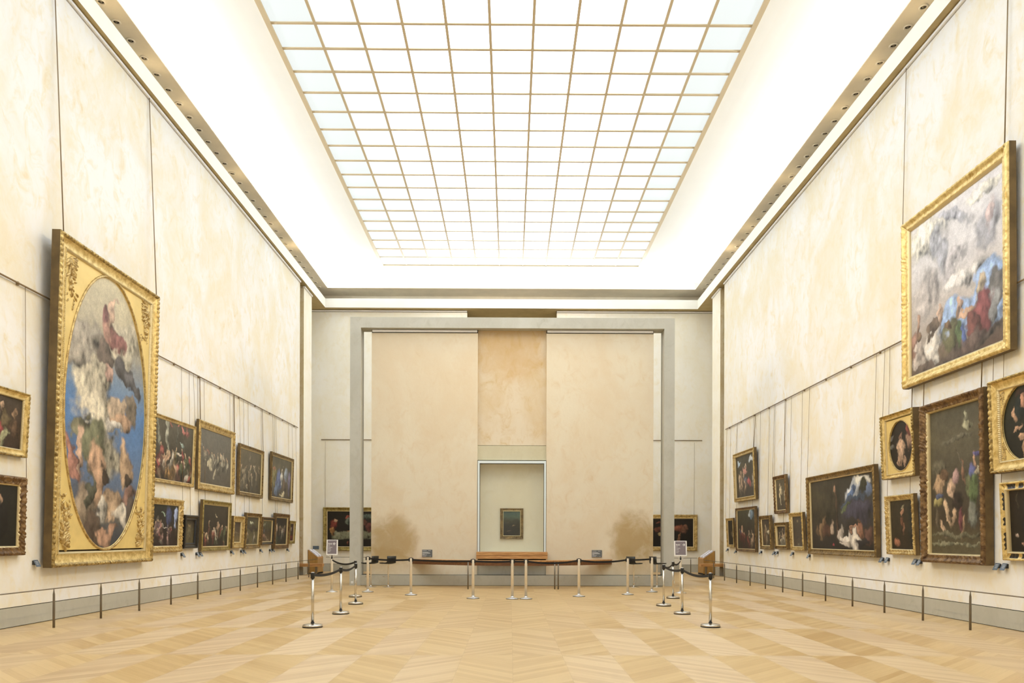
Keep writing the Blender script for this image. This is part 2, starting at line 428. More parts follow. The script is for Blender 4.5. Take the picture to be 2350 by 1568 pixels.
# ------------------------------------------------------------------ concrete portal and display wall
px0 = P(803, 1000, 1, YS)[0]; px1 = P(1548, 1000, 1, YS)[0]
qx0 = P(827.5, 1000, 1, YS)[0]; qx1 = P(1524, 1000, 1, YS)[0]
PD = .55
zt = P(1175, 729, 1, YS)[2]; zb = P(1175, 753.5, 1, YS)[2]
MB().box(px0, qx0, YS, YS+PD, 0, zb).box(qx1, px1, YS, YS+PD, 0, zb).box(px0, px1, YS, YS+PD, zb, zt).build('trim_portal', M['concrete'], kind='structure')
sx0 = P(852.5, 1000, 1, YS+.2)[0]; sx1 = P(1499.5, 1000, 1, YS+.2)[0]
rx0 = P(1096, 1000, 1, YS+.2)[0]; rx1 = P(1254, 1000, 1, YS+.2)[0]
ys = YS+.2; yk = ys+1.3
ztr = P(1175, 765.5, 1, ys)[2]
for nm, a, b_ in (('left', sx0, rx0), ('right', rx1, sx1)):
    MB().box(a, b_, ys, yk, ZBASE+.014, ztr).build('wall_display_'+nm, M['slab'], kind='structure')
    MB().box(a+.02, b_-.02, ys-.02, ys+.04, ztr+.03, ztr+.105).build('trim_rail_display_'+nm, M['track'], kind='structure')
    MB().box(a, b_, ys+.03, yk, ztr, ztr+.12).build('trim_gap_display_'+nm, M['shadow'], kind='structure')
zn1 = P(1175, 1022.5, 1, ys+.12)[2]; zn2 = P(1175, 1056, 1, ys)[2]; zc0 = P(1175, 1283, 1, ys)[2]
MB().box(rx0, rx1, ys+.12, yk, zn1, ztr+.14).build('wall_display_upper', M['stained'], kind='structure')
MB().box(rx0, rx1, ys+.06, yk, zn2, zn1-.02).box(rx0, rx1, ys+.3, yk, zn1-.02, zn1).build('wall_display_band', M['band'], kind='structure')
MB().box(rx0, rx1, ys+.05, yk, ZBASE+.014, zc0-.02).build('wall_display_base', M['concrete'], kind='structure')
MB().box(qx0, qx1, YS+.012, YS+PD, .012, ZBASE).build('baseboard_display', M['base'], kind='structure')
MB().box(qx0, qx1, YS+.04, YS+PD, 0, .012).box(qx0, qx1, ys+.03, YS+PD, ZBASE, ZBASE+.014).build('trim_gap_display', M['shadow'], kind='structure')

# display case set into the wall
cb = P(1175, 1267, 1, ys)[2]; ct = P(1175, 1058, 1, ys)[2]
case = empty('display_case', ((rx0+rx1)/2, ys, cb), label='tall glazed display case with pale frame set in the centre of the display wall', cat='display case')
hw = (rx1-rx0)/2-.012; hh = ct-cb
fr = MB(); t = .062
fr.box(-hw, -hw+t, -.01, .06, 0, hh); fr.box(hw-t, hw, -.01, .06, 0, hh); fr.box(-hw+t, hw-t, -.01, .06, hh-.085, hh)
fr.build('case_frame', M['casewhite'], case)
g2 = MB(); g2.box(-hw-.01, -hw, -.012, .08, 0, hh+.02); g2.box(hw, hw+.01, -.012, .08, 0, hh+.02)
g2.box(-hw+t, -hw+t+.014, 0, .08, 0, hh-.085); g2.box(hw-t-.014, hw-t, 0, .08, 0, hh-.085); g2.box(-hw+t, hw-t, 0, .08, hh-.10, hh-.085)
g2.build('seal', M['shadow'], case)
nb = MB(); nb.box(-hw, hw, .42, .50, 0, hh); nb.box(-hw, -hw+.05, .08, .42, 0, hh); nb.box(hw-.05, hw, .08, .42, 0, hh); nb.box(-hw, hw, .08, .42, hh-.05, hh); nb.box(-hw, hw, .08, .42, 0, .02)
nb.build('case_lining', M['niche'], case)
MB().box(-hw+t+.014, hw-t-.014, .03, .042, 0, hh-.10).build('glass_pane', M['glass'], case)

# ------------------------------------------------------------------ spotlights in the ledge
def spot(loc, label, group, src=[None]):
    if src[0] is None:
        r = empty('ceiling_spotlight', loc, label=label, cat='spotlight', group=group)
        MB().lathe([(.062, 0), (.098, 0), (.103, -.012), (.098, -.028), (.075, -.03), (.062, -.012), (.062, 0)], n=24, caps=False).build('trim_ring', M['ledge'], r)
        MB().lathe([(.001, -.002), (.062, -.003), (.064, -.016)], n=20, caps=False).build('reflector', M['shadow'], r)
        MB().lathe([(.001, -.016), (.026, -.014), (.03, -.004)], n=14, caps=False).build('lamp', M['steel_dark'], r)
        src[0] = r; return
    r = src[0].copy(); C.objects.link(r); r.location = loc; tag(r, label, None, group)
    for ch in src[0].children:
        c = ch.copy(); c.parent = r; C.objects.link(c)
for s, x, nm in ((-1, -8.985, 'left'), (1, 9.05, 'right')):
    for k in range(30):
        spot((x, 16.72+.655*k, ZL), 'small round recessed spotlight in the taupe ledge above the %s wall' % nm, 'spotlights in the %s ledge' % nm)

# ------------------------------------------------------------------ picture rails
def rail_thing(name, loc, a, b_, label, hooks):
    r = empty(name, loc, label=label, cat='picture rail')
    L0 = Vector(loc); m = MB(); m.tube([Vector(a)-L0, Vector(b_)-L0], .017, 8); m.build('rod', M['wire'], r)
    for h in hooks:
        MB().box(h[0]-L0[0]-.02, h[0]-L0[0]+.02, h[1]-L0[1]-.02, h[1]-L0[1]+.02, -.035, .03).build('bracket', M['wire'], r)
ZR = 6.2
rail_thing('picture_rail', (XL+.045, 20, ZR), (XL+.045, 5, ZR), (XL+.045, 31.85, ZR), 'long thin picture rail running across the left wall', [(XL+.02, y) for y in np.arange(12.2, 31.9, 1.6)])
rail_thing('picture_rail', (XR-.045, 20, ZR), (XR-.045, 5, ZR), (XR-.045, 31.9, ZR), 'long thin picture rail running across the right wall', [(XR-.02, y) for y in np.arange(12.2, 31.9, 1.6)])
rail_thing('picture_rail', (-6, YB-.03, 6.28), (XL-.1, YB-.03, 6.28), (-5.2, YB-.03, 6.28), 'thin picture rail on the back wall left of the portal', [])
rail_thing('picture_rail', (6, YB-.03, 6.30), (5.2, YB-.03, 6.30), (XR+.1, YB-.03, 6.30), 'thin picture rail on the back wall right of the portal', [])
# strips of rail seen through the portal opening belong to the same rails
# ------------------------------------------------------------------ barrier rails
def barrier(name, loc, pts, posts, label, h=.70):
    r = empty(name, loc, label=label, cat='barrier rail'); L0 = Vector(loc)
    MB().tube([Vector(p)-L0 for p in pts], .0105, 8).build('handrail', M['steel_dark'], r)
    for p in posts:
        m = MB(); c = Vector(p)-L0
        m.lathe([(.021, 0), (.021, .30), (.019, h-.10), (.009, h-.04), (.008, h-.005)], c, 10)
        m.build('post', M['steel_dark'], r)
for s, X, y0, nm in ((-1, -8.17, 13.70, 'left'), (1, 8.27, 13.66, 'right')):
    ps = [(X, y0+1.572*k, 0) for k in range(-5, 12)]
    yend = 32.4
    barrier('barrier_rail', (X, y0, 0), [(X, ps[0][1], .70), (X, yend, .70)], ps, 'low thin metal barrier rail along the whole %s wall' % nm)
for a, b_, nm in ((-8.6, -5.0, 'left'), (5.3, 8.75, 'right')):
    yy = 35.65
    xs = np.linspace(a+.3, b_-.3, 4)
    barrier('barrier_rail', ((a+b_)/2, yy, 0), [(a, yy, .70), (b_, yy, .70)], [(x, yy, 0) for x in xs], 'short metal barrier rail before the back wall at the far %s' % nm)

# ------------------------------------------------------------------ paintings
def vnoise(nx, ny, sc, rng):
    gx = max(2, int(sc[0])+2); gy = max(2, int(sc[1])+2)
    g = rng.random((gy, gx))
    xs = np.linspace(0, gx-1.001, nx); ys_ = np.linspace(0, gy-1.001, ny)
    xi = xs.astype(int); yi = ys_.astype(int); fx = xs-xi; fy = ys_-yi
    fx = fx*fx*(3-2*fx); fy = fy*fy*(3-2*fy)
    a = g[np.ix_(yi, xi)]; b_ = g[np.ix_(yi, xi+1)]; c = g[np.ix_(yi+1, xi)]; d = g[np.ix_(yi+1, xi+1)]
    FX = fx[None, :]; FY = fy[:, None]
    return (a*(1-FX)+b_*FX)*(1-FY)+(c*(1-FX)+d*FX)*FY
def fbm(nx, ny, sx, sy, rng, o=4):
    s = 0; a = 1; t = 0
    for k in range(o): s = s+a*vnoise(nx, ny, (sx*2**k, sy*2**k), rng); t += a; a *= .55
    return s/t

def art(w_, h_, spec, seed, px=.0115):
    nx = int(max(40, min(300, w_/px))); ny = int(max(40, min(500, h_/px)))
    rng = np.random.default_rng(seed); asp = h_/w_
    U, V = np.meshgrid(np.linspace(0, 1, nx), np.linspace(0, 1, ny))
    wx = (fbm(nx, ny, 5, 5*asp, rng)-.5)*spec.get('warp', .10)*2; wy = (fbm(nx, ny, 5, 5*asp, rng)-.5)*spec.get('warp', .10)*2/asp
    U2 = U+wx; V2 = V+wy
    st = spec['bg']; cols = np.array([lin(c) for _, c in st]); vs = [p for p, _ in st]
    img = np.stack([np.interp(np.clip(V2, 0, 1), vs, cols[:, k]) for k in range(3)], -1)
    U2 = U2+(fbm(nx, ny, 22, 22*asp, rng, 3)-.5)*.045; V2 = V2+(fbm(nx, ny, 22, 22*asp, rng, 3)-.5)*.045/asp
    tone = fbm(nx, ny, 7, 7*asp, rng, 5)
    img = img*(1+(tone-.5)[..., None]*spec.get('mot', .9))
    shapes = list(spec.get('s', []))
    cr = spec.get('crowd')
    if cr:
        R_ = random.Random(seed)
        for k in range(cr['n']):
            x = R_.uniform(*cr.get('x', (.05, .95))); y = R_.uniform(*cr['y']); s = cr['s']*R_.uniform(.7, 1.3)
            c = R_.choice(cr['c']); a = R_.uniform(-35, 35)
            shapes.append((x, y, s*.55, s*1.5/asp, a, c, .35, .8))
            shapes.append((x+R_.uniform(-.3, .3)*s, y-s*.9/asp, s*.75, s*1.1/asp, a+60, tuple(q*.5 for q in c), .5, .7))
            shapes.append((x, y+s*1.5/asp, s*.32, s*.38/asp, 0, (205, 172, 132), .4, .8))
    fold = fbm(nx, ny, 24, 15*asp, rng, 4)-.5
    for q in shapes:
        cx, cy, rx, ry, ang, c, soft = q[:7]; op = q[7] if len(q) > 7 else 1
        a = math.radians(ang); dx = (U2-cx); dy = (V2-cy)*asp
        x = (dx*math.cos(a)+dy*math.sin(a))/rx; y = (-dx*math.sin(a)+dy*math.cos(a))/(ry*asp)
        pw = q[8] if len(q) > 8 else 2
        r = (np.abs(x)**pw+np.abs(y)**pw)**(1/pw); soft = max(.1, soft*.6); m = np.clip((1+soft-r)/(2*soft), 0, 1); m = m*m*(3-2*m)*op
        shade = (1.06+.42*np.clip(y-x, -1, 1)+1.9*fold)*(1-.30*np.clip(r, 0, 1)**4)
        lc = lin(c); lc = (lc*.76+lc.mean()*.24)*.92
        img = img*(1-m[..., None])+lc[None, None]*shade[..., None]*m[..., None]
    fine = fbm(nx, ny, nx/7, ny/7, rng, 3)
    img = np.clip(img*(1+(fine-.5)[..., None]*.36)*spec.get('gain', 1), .003, .9)
    return nx, ny, U, V, img

def set_paint(me, img):
    ca = me.color_attributes.new('paint', 'FLOAT_COLOR', 'POINT')
    a = np.ones((len(me.vertices), 4), np.float32); a[:, :3] = img.reshape(-1, 3); ca.data.foreach_set('color', a.ravel())

def canvas_mesh(parent, w_, h_, cx, cz, y, spec, seed, oval=False, name='canvas'):
    nx, ny, U, V, img = art(w_, h_, spec, seed)
    if oval:    # squeeze the grid into the ellipse
        a = 2*U-1; b_ = 2*V-1
        X_ = a*np.sqrt(1-b_*b_/2); Z_ = b_*np.sqrt(1-a*a/2)
        # colours re-sampled at the mapped spot
        ui = np.clip(((X_+1)/2*(nx-1)).round().astype(int), 0, nx-1); vi = np.clip(((Z_+1)/2*(ny-1)).round().astype(int), 0, ny-1)
        img = img[vi, ui]
    else: X_ = 2*U-1; Z_ = 2*V-1
    x = cx+X_*w_/2; z = cz+Z_*h_/2
    co = np.stack([x, np.full_like(x, y), z], -1).reshape(-1, 3)
    n_ = nx*ny; idx = np.arange(n_).reshape(ny, nx)
    f = np.stack([idx[:-1, :-1], idx[:-1, 1:], idx[1:, 1:], idx[1:, :-1]], -1).reshape(-1, 4)
    me = bpy.data.meshes.new(name); me.from_pydata(co.tolist(), [], f.tolist()); me.materials.append(M['canvas']); me.update()
    set_paint(me, img)
    o = bpy.data.objects.new(name, me); C.objects.link(o); o.parent = parent
    return o

def frame_mesh(parent, w_, h_, fw, d, style, mats, seed=0, name='frame'):
    """moulded frame; local x right, -y out of the wall, z up from 0"""
    rng = random.Random(seed)
    prof = {'plain': [(0, 0), (0, .8), (.10, 1), (.28, 1), (.34, .82), (.62, .66), (.72, .72), (.82, .72), (.88, .52), (1, .46), (1, .2)],
            'bead': [(0, 0), (0, .8), (.05, .9), (.14, 1), (.24, .9), (.28, .78), (.55, .66), (.78, .60), (.86, .66), (.94, .62), (1, .46), (1, .2)],
            'leaf': [(0, 0), (0, .7), (.06, .85), (.16, 1), (.30, .96), (.42, .78), (.60, .66), (.76, .72), (.86, .66), (.93, .56), (1, .46), (1, .2)],
            'cass': [(0, 0), (0, .82), (.08, 1), (.2, 1), (.26, .72), (.5, .66), (.74, .72), (.8, .9), (.9, .9), (.95, .6), (1, .46), (1, .2)]}[style.split('_')[0]]
    st = style.split('_')[0]; heavy = 'heavy' in style
    per_ = min(fw*.62, .105) if st == 'bead' else min(fw*.95, .16)
    mb = MB(); step = max(.012, min(fw*.11, per_*.14)); per = min(fw*.62, .105) if st == 'bead' else min(fw*.95, .16)
    ph = [rng.random()*6 for _ in range(8)]
    for side in range(4):
        L = w_ if side % 2 == 0 else h_
        n_ = int(max(12, min(520, L/step))); npf = len(prof); vs = []
        for k in range(n_+1):
            s = k/n_
            for (pu, pd) in prof:
                uo = pu*fw; al = uo+s*(L-2*uo); dep = pd*d; out = 0
                cen = al/L; dc = min(al, L-al)/fw
                if st == 'bead' and .04 < pu < .25:
                    q = abs(math.sin(math.pi*al/per)); dep += min(d*.07, .014)*(q**.7-.5)*1.6; out = .003*q
                elif st == 'bead' and .82 < pu < .95: dep += d*.06*math.sin(2*math.pi*al/(per*.35))
                elif st == 'leaf' and .04 < pu < .9:
                    q = math.sin(2*math.pi*al/per+ph[0]+pu*9)*.45+math.sin(2*math.pi*al/(per*.43)+ph[1]-pu*14)*.4+math.sin(al*67+pu*41+ph[2])*.3
                    pos_ = min(abs(cen-g_) for g_ in (0, .25, .5, .75, 1))*L/fw
                    env = math.exp(-(pos_/1.1)**2)+(.45 if heavy else .12)
                    am_ = (.017 if heavy else .015)*env*(1 if pu < .5 or heavy else .4)*min(1, fw/.18)
                    dep += am_*q; out = 0
                elif st == 'cass' and .24 < pu < .78:
                    q = math.sin(2*math.pi*al/(per*.6)+ph[0])*math.sin(pu*18)+.4*math.sin(al*53+pu*9+ph[3]); dep += min(d*.1, .011)*q
                u_ = uo-out
                if side == 0: p = (al, -dep, u_)
                elif side == 1: p = (w_-u_, -dep, al)
                elif side == 2: p = (L-al, -dep, h_-u_)
                else: p = (u_, -dep, L-al)
                vs.append((p[0]-w_/2, p[1], p[2]))
        fs = []; ms = []
        for k in range(n_):
            for i_ in range(npf-1):
                fs.append((k*npf+i_, (k+1)*npf+i_, (k+1)*npf+i_+1, k*npf+i_+1))
                pu = (prof[i_][0]+prof[i_+1][0])/2
                if i_ == 0: ms.append(1)
                elif pu > .84: ms.append(2)
                elif len(mats) > 3 and st == 'bead': ms.append(3 if pu < .27 else 0)
                elif len(mats) > 3 and .26 < pu < .78:
                    c = (k+.5)/n_
                    ms.append(3 if ('panel' not in style or (.10 < c < .34 or .66 < c < .9 or .44 < c < .56)) else 0)
                else: ms.append(0)
        b0 = len(mb.v); mb.v += vs
        for q, m_ in zip(fs, ms): mb.f.append([z+b0 for z in q]); mb.m.append(m_); mb.sm.append(st in ('bead', 'leaf', 'cass') and m_ != 1)
    mb.box(-w_/2+.01, w_/2-.01, -.010, -.002, .01, h_-.01, 1)
    return mb.build(name, mats, parent)

def leafpatch(mb, cx, cz, sx, sz, size, y, rng, n_=16):
    """carved spray: slim leaves fanning along a curved stem from the corner, longer up and down"""
    for k in range(n_):
        t0 = rng.random()**1.3; a = math.radians(rng.uniform(-8, 98)); up = a > math.radians(52)
        reach = size*(.95 if up else .42)*t0
        px_ = cx+sx*math.cos(a)*reach*.55; pz_ = cz+sz*math.sin(a)*reach
        la = a+math.radians(rng.uniform(-55, 55)); L = size*rng.uniform(.09, .17)*(1.25-.6*t0); wd = L*rng.uniform(.13, .22)
        dirv = Vector((sx*math.cos(la), 0, sz*math.sin(la))).normalized(); nr = Vector((0, -1, 0)); sd = dirv.cross(nr)
        vs = []; fs = []; A, B = 7, 5; bend = rng.uniform(-.35, .35)
        for i_ in range(A+1):
            t_ = i_/A; rr = (math.sin(math.pi*min(1, t_*.94+.03))**.8)*wd
            cpos = Vector((px_, y, pz_))+dirv*t_*L+sd*bend*L*t_*t_
            for j_ in range(B):
                g_ = math.pi*j_/(B-1); vs.append(cpos+sd*math.cos(g_)*rr+nr*math.sin(g_)*rr*1.5)
        for i_ in range(A):
            for j_ in range(B-1): fs.append((i_*B+j_, i_*B+j_+1, (i_+1)*B+j_+1, (i_+1)*B+j_))
        mb.add(vs, fs, 0, True)

def oval_mount(root, w_, h_, fw, d, ow, oh, cz, matm, leaf=True, lsize=.5, rec=.1, ring=.04):
    y = -(d*.46)
    iw, ih = w_-2*fw, h_-2*fw; n_ = 96; vs = []; fs = []
    for k in range(n_):
        a = 2*math.pi*k/n_; c, s = math.cos(a), math.sin(a)
        t_ = min(iw/2/abs(c) if abs(c) > 1e-6 else 1e9, ih/2/abs(s) if abs(s) > 1e-6 else 1e9)
        # snap one sample to each corner
        vs += [(c*t_, y, cz+s*t_), (ow/2*c, y, cz+oh/2*s), (ow/2*c*.985, y+.03, cz+oh/2*s*.99)]
    ca = math.atan2(ih, iw)
    for cs in ((1, 1), (-1, 1), (-1, -1), (1, -1)):
        aa = math.atan2(cs[1]*ih, cs[0]*iw) % (2*math.pi); k = int(round(aa/(2*math.pi/n_))) % n_
        vs[k*3] = (cs[0]*iw/2, y, cz+cs[1]*ih/2)
    for k in range(n_):
        k2 = (k+1) % n_; fs += [(k*3, k2*3, k2*3+1, k*3+1), (k*3+1, k2*3+1, k2*3+2, k*3+2)]
    MB().add(vs, fs, 0).build('mount', matm, root)
    N2 = 200; pts = []
    rg = MB(); vs = []; B = 6
    for k in range(N2):
        a = 2*math.pi*k/N2; q = ring*(1+.10*math.sin(a*N2/2.5)); c, s = math.cos(a), math.sin(a)
        for j_ in range(B):
            g_ = 2*math.pi*j_/B; vs.append(((ow/2+ring*.5+q*math.cos(g_))*c, y-q*math.sin(g_), cz+(oh/2+ring*.5+q*math.cos(g_))*s))
    fs = [(k*B+j_, ((k+1) % N2)*B+j_, ((k+1) % N2)*B+(j_+1) % B, k*B+(j_+1) % B) for k in range(N2) for j_ in range(B)]
    rg.add(vs, fs, 0, True).build('oval_moulding', M['gold_mid'], root)
    if leaf:
        rng = random.Random(5)
        for sx in (1, -1):
            for sz in (1, -1):
                mb = MB(); leafpatch(mb, -sx*(iw/2-lsize*.12), cz-sz*(ih/2-lsize*.12), sx, sz, lsize, y-.002, rng, 150)
                mb.build('corner_ornament', M['gold_mid'], root)

PICS = {}
SHORT = dict(L1='painting of a pale child at the far left', L2='bearded man portrait at the far left', L3='great oval painting', L4='banquet painting with columns', L5='grey toned painting', L6='olive brown painting',
    L7='blue and white robed painting', L8='painting with a painted-in window reflection', L9='black ebony frame', L10='very dark crowd painting', L11='small painting in wide pale gilt', L12='dim landscape in a beaded frame',
    L13='gilt frame with black inner band', L14='second last lower painting on the left wall', L15='last lower painting on the left wall', BL1='supper painting', BR1='brown robed figures on the back wall',
    R1='huge cloud painting', R2='wide dark landscape', R3='altar-like painting', R4='dark painting with red figure', R5='furthest picture on the right wall', R6='narrow pale figure painting',
    R7='single pale standing figure', R8='small nearly square painting', R9='grey brown portrait', R10='small oval painting', R11='small saint-like figure', R12='tall painting above stone steps',
    R13='large oval at the right edge', R14='black and gold framed portrait')
def picture(key, wall, px, d, fw, style, mats, spec, label, wires=(), oval=None, seed=None, cat='painting', group=None, thick=.005, wtop=None, reveal=None, off=.02):
    """px = (TL, TR, BR, BL) of the front of the frame as seen in the photo"""
    TL, TR, BR_, BL_ = px
    if wall in 'LR':
        s = -1 if wall == 'L' else 1; X = XL if s < 0 else XR
        xf = X-s*(d+off)
        a = P(*BL_, 0, xf); b_ = P(*BR_, 0, xf)
        c = P(*TL, 1, a[1]); e = P(*TR, 1, b_[1])
        zbot = (a[2]+b_[2])/2; ztop = (c[2]+e[2])/2
        dx = ((-s)*(c[0]-xf)+(-s)*(e[0]-xf))/2
        wd = abs(b_[1]-a[1]); tilt = max(0, min(math.radians(3.2), math.atan2(dx, ztop-zbot)))
        hgt = (ztop-zbot)/math.cos(tilt); yc = (a[1]+b_[1])/2
        Rv = Vector((0, 1, 0)) if s < 0 else Vector((0, -1, 0)); Nv = Vector((-s, 0, 0))
        fb = Vector((xf, yc, zbot))
    else:
        yf = YB-(d+.02) if wall == 'B' else wall_y[wall]-(d+.004)
        q = [P(*p_, 1, yf) for p_ in px]
        x0 = (q[0][0]+q[3][0])/2; x1 = (q[1][0]+q[2][0])/2; z1 = (q[0][2]+q[1][2])/2; zbot = (q[2][2]+q[3][2])/2
        wd = x1-x0; hgt = z1-zbot; tilt = 0; Rv = Vector((1, 0, 0)); Nv = Vector((0, -1, 0)); fb = Vector(((x0+x1)/2, yf, zbot))
        ztop = z1
    Uv = Vector((0, 0, 1))*math.cos(tilt)+Nv*math.sin(tilt); N2 = Rv.cross(Uv)
    if N2.dot(Nv) < 0: N2 = -N2
    org = fb-N2*d
    root = empty('painting', label=label, cat=cat, group=group)
    # local x = Rv, local -y = out of the wall, local z = Uv
    Mx = Matrix(((Rv[0], -N2[0], Uv[0], org[0]), (Rv[1], -N2[1], Uv[1], org[1]), (Rv[2], -N2[2], Uv[2], org[2]), (0, 0, 0, 1)))
    root.matrix_world = Mx
    sd = seed if seed is not None else sum(map(ord, key))*7+len(key)
    frame_mesh(root, wd, hgt, fw, d, style, mats, sd)
    if oval:
        mw, mh = oval[0]*wd, oval[1]*hgt
        oval_mount(root, wd, hgt, fw, d, mw, mh, hgt*oval[2], oval[3], oval[4], oval[5], ring=oval[6])
        canvas_mesh(root, mw+.02, mh+.02, 0, hgt*oval[2], -d*.46+.02, spec, sd, True)
    else: canvas_mesh(root, wd-2*fw+.02, hgt-2*fw+.02, 0, hgt/2, -d*(reveal if reveal is not None else .32), spec, sd)
    inv = Mx.inverted()
    wl = [q[0] if isinstance(q, tuple) else q for q in wires]; short = SHORT.get(key)
    for wx in wires:
        wx, th, zt_ = (wx if isinstance(wx, tuple) else (wx, thick, ZR))
        if wall in 'LR':
            s = -1 if wall == 'L' else 1; Xw = (XL if s < 0 else XR)-s*.012
            Y_ = P(wx, 1100, 0, Xw)[1]
            top = Vector((Xw-s*.02, Y_, zt_)); bot = Vector((Xw, Y_, ztop-.12)); 
            loc = inv @ bot; loc.y = min(loc.y, 0.0); bot = Mx @ Vector((loc.x, -.003, hgt-.06))
            bot.y = Y_
        else:
            yw = YB-.012 if wall == 'B' else 0
            X_ = P(wx, 1100, 1, yw)[0]; top = Vector((X_, yw-.02, zt_)); bot = Vector((X_, yw, ztop-.06))
        sh_ = short or label
        r_ = MB().tube([(0, 0, 0), bot-top], th, 6).build('hanging_wire', M['wire']); r_.location = top
        tag(r_, ('left ' if wx == wl[0] and len(wl) > 1 else 'right ' if len(wl) > 1 else '')+'thin wire holding the '+sh_, 'wire', 'picture wires on the %s wall' % {'L': 'left', 'R': 'right', 'B': 'back'}[wall])
    PICS[key] = (org, wd, hgt, root)
    return root

G = [M['gold'], M['side'], M['slip']]; GM = [M['gold_mid'], M['side'], M['slip']]
GD = [M['gold_dark'], M['side'], M['slip']]; GB = [M['gold_brown'], M['side'], M['slip']]; GO = [M['gold_olive'], M['side'], M['slip']]
FL = (196, 158, 118); WH = (205, 196, 172); RD = (150, 62, 50); BU = (70, 96, 148); GN = (88, 98, 62); BK = (30, 26, 22); BN = (84, 62, 42)
def dark(n_=16, y=(.1, .45), s=.06, top=(66, 62, 54), bot=(34, 30, 25), c=(WH, FL, RD, BN, GN), extra=(), gain=1, mot=.8, x=(.05, .95)):
    return dict(bg=[(0, bot), (.5, tuple((a+b_)/2 for a, b_ in zip(top, bot))), (1, top)], crowd=dict(n=n_, y=y, s=s, c=c, x=x), s=list(extra), gain=gain, mot=mot)

# --- the great oval on the left wall
sp = dict(bg=[(0, (62, 66, 74)), (.12, (84, 84, 84)), (.3, (96, 118, 150)), (.5, (88, 128, 178)), (.62, (120, 140, 162)), (.75, (176, 168, 148)), (1, (206, 196, 164))], warp=.12, mot=.4, gain=1.05,
    s=[(.30, .60, .22, .12, 40, (205, 194, 164), .3), (.15, .72, .25, .07, 10, (168, 158, 140), .4), (.75, .78, .3, .10, 20, (196, 186, 158), .4),
       (.42, .50, .16, .12, 60, (212, 200, 170), .3), (.48, .34, .14, .10, 80, (190, 180, 152), .4),
       (.50, .80, .09, .07, 70, (168, 124, 104), .3), (.56, .88, .035, .07, -8, (196, 162, 132), .3), (.44, .85, .09, .03, 30, (150, 98, 92), .4), (.62, .76, .10, .04, -40, (152, 96, 88), .4),
       (.45, .71, .10, .05, 20, (112, 98, 86), .3), (.70, .67, .16, .035, -14, (84, 80, 80), .3), (.85, .63, .14, .03, -30, (92, 90, 92), .3), (.48, .64, .05, .03, 0, (190, 150, 130), .3),
       (.62, .52, .10, .05, 30, (196, 170, 138), .3), (.80, .54, .12, .04, -30, (126, 112, 92), .35), (.70, .47, .14, .04, 10, (186, 148, 112), .3), (.60, .44, .10, .03, -20, (208, 200, 186), .3),
       (.22, .42, .09, .06, 50, (120, 116, 86), .3), (.10, .30, .05, .12, 12, (168, 112, 92), .3), (.20, .33, .04, .10, -10, (196, 158, 128), .3), (.38, .36, .16, .08, 20, (112, 114, 82), .35),
       (.42, .29, .13, .08, -20, (184, 144, 108), .25), (.54, .28, .05, .04, 0, (60, 46, 36), .3), (.40, .21, .10, .05, 30, (178, 140, 104), .3), (.76, .32, .12, .08, 20, (186, 152, 112), .3),
       (.80, .27, .06, .03, 0, (70, 56, 46), .3), (.28, .14, .14, .08, 40, (150, 130, 104), .35), (.36, .08, .12, .06, -20, (92, 74, 60), .3), (.60, .16, .11, .08, 70, (188, 156, 118), .25),
       (.80, .20, .10, .04, 20, (150, 110, 92), .35), (.70, .12, .10, .04, -30, (206, 196, 176), .35), (.48, .16, .06, .05, 0, (198, 190, 172), .35), (.85, .14, .08, .05, 0, (96, 84, 76), .3),
       (.30, .22, .05, .07, 0, (84, 84, 66), .3), (.55, .06, .12, .03, 0, (178, 134, 102), .3)])
big = picture('L3', 'L', ((145.4, 530), (367.3, 678), (352, 1289.5), (122.5, 1303.6)), .20, .30, 'bead', G+[M['gold_rim']], sp,
    'enormous gilt framed oval painting of tumbling figures in a blue cloudy sky', wires=[(119.5, .011, ZW+.07), (338, .011, ZW+.07)],
    oval=(.815, .905, .505, M['gold_flat'], True, 1.0, .03), off=.07)
# --- left wall
picture('L1', 'L', ((-70, 862), (74.6, 906.7), (63.7, 1049.3), (-82, 1031)), .10, .14, 'bead', G+[M['gold_rim']],
    dict(bg=[(0, (58, 44, 36)), (1, (70, 60, 50))], s=[(.50, .62, .07, .16, 15, (212, 184, 150), .3), (.62, .75, .05, .08, 0, (196, 158, 120), .3), (.60, .42, .13, .14, 30, (168, 62, 62), .3), (.55, .15, .14, .16, 60, (140, 44, 42), .3), (.70, .55, .08, .14, 0, (110, 92, 58), .4), (.85, .70, .05, .08, 0, (150, 116, 80), .3), (.86, .4, .09, .2, 0, (104, 76, 52), .4), (.68, .22, .05, .2, -20, (170, 168, 120), .4)]),
    'painting of a pale child and red robe, upper one at the far left', wires=[])
picture('L2', 'L', ((-70, 1077), (65.4, 1099.6), (59.4, 1282.6), (-76, 1271)), .12, .17, 'leaf_heavy', GB,
    dict(bg=[(0, (22, 22, 20)), (1, (34, 34, 30))], s=[(.62, .74, .05, .07, 0, (196, 152, 112), .25), (.62, .66, .035, .03, 0, (150, 132, 112), .4), (.62, .42, .22, .28, 0, (26, 25, 24), .3), (.44, .32, .05, .06, 0, (184, 138, 100), .3)], mot=.4),
    'near black portrait of a bearded man, lower painting at the far left', wires=[54.2])
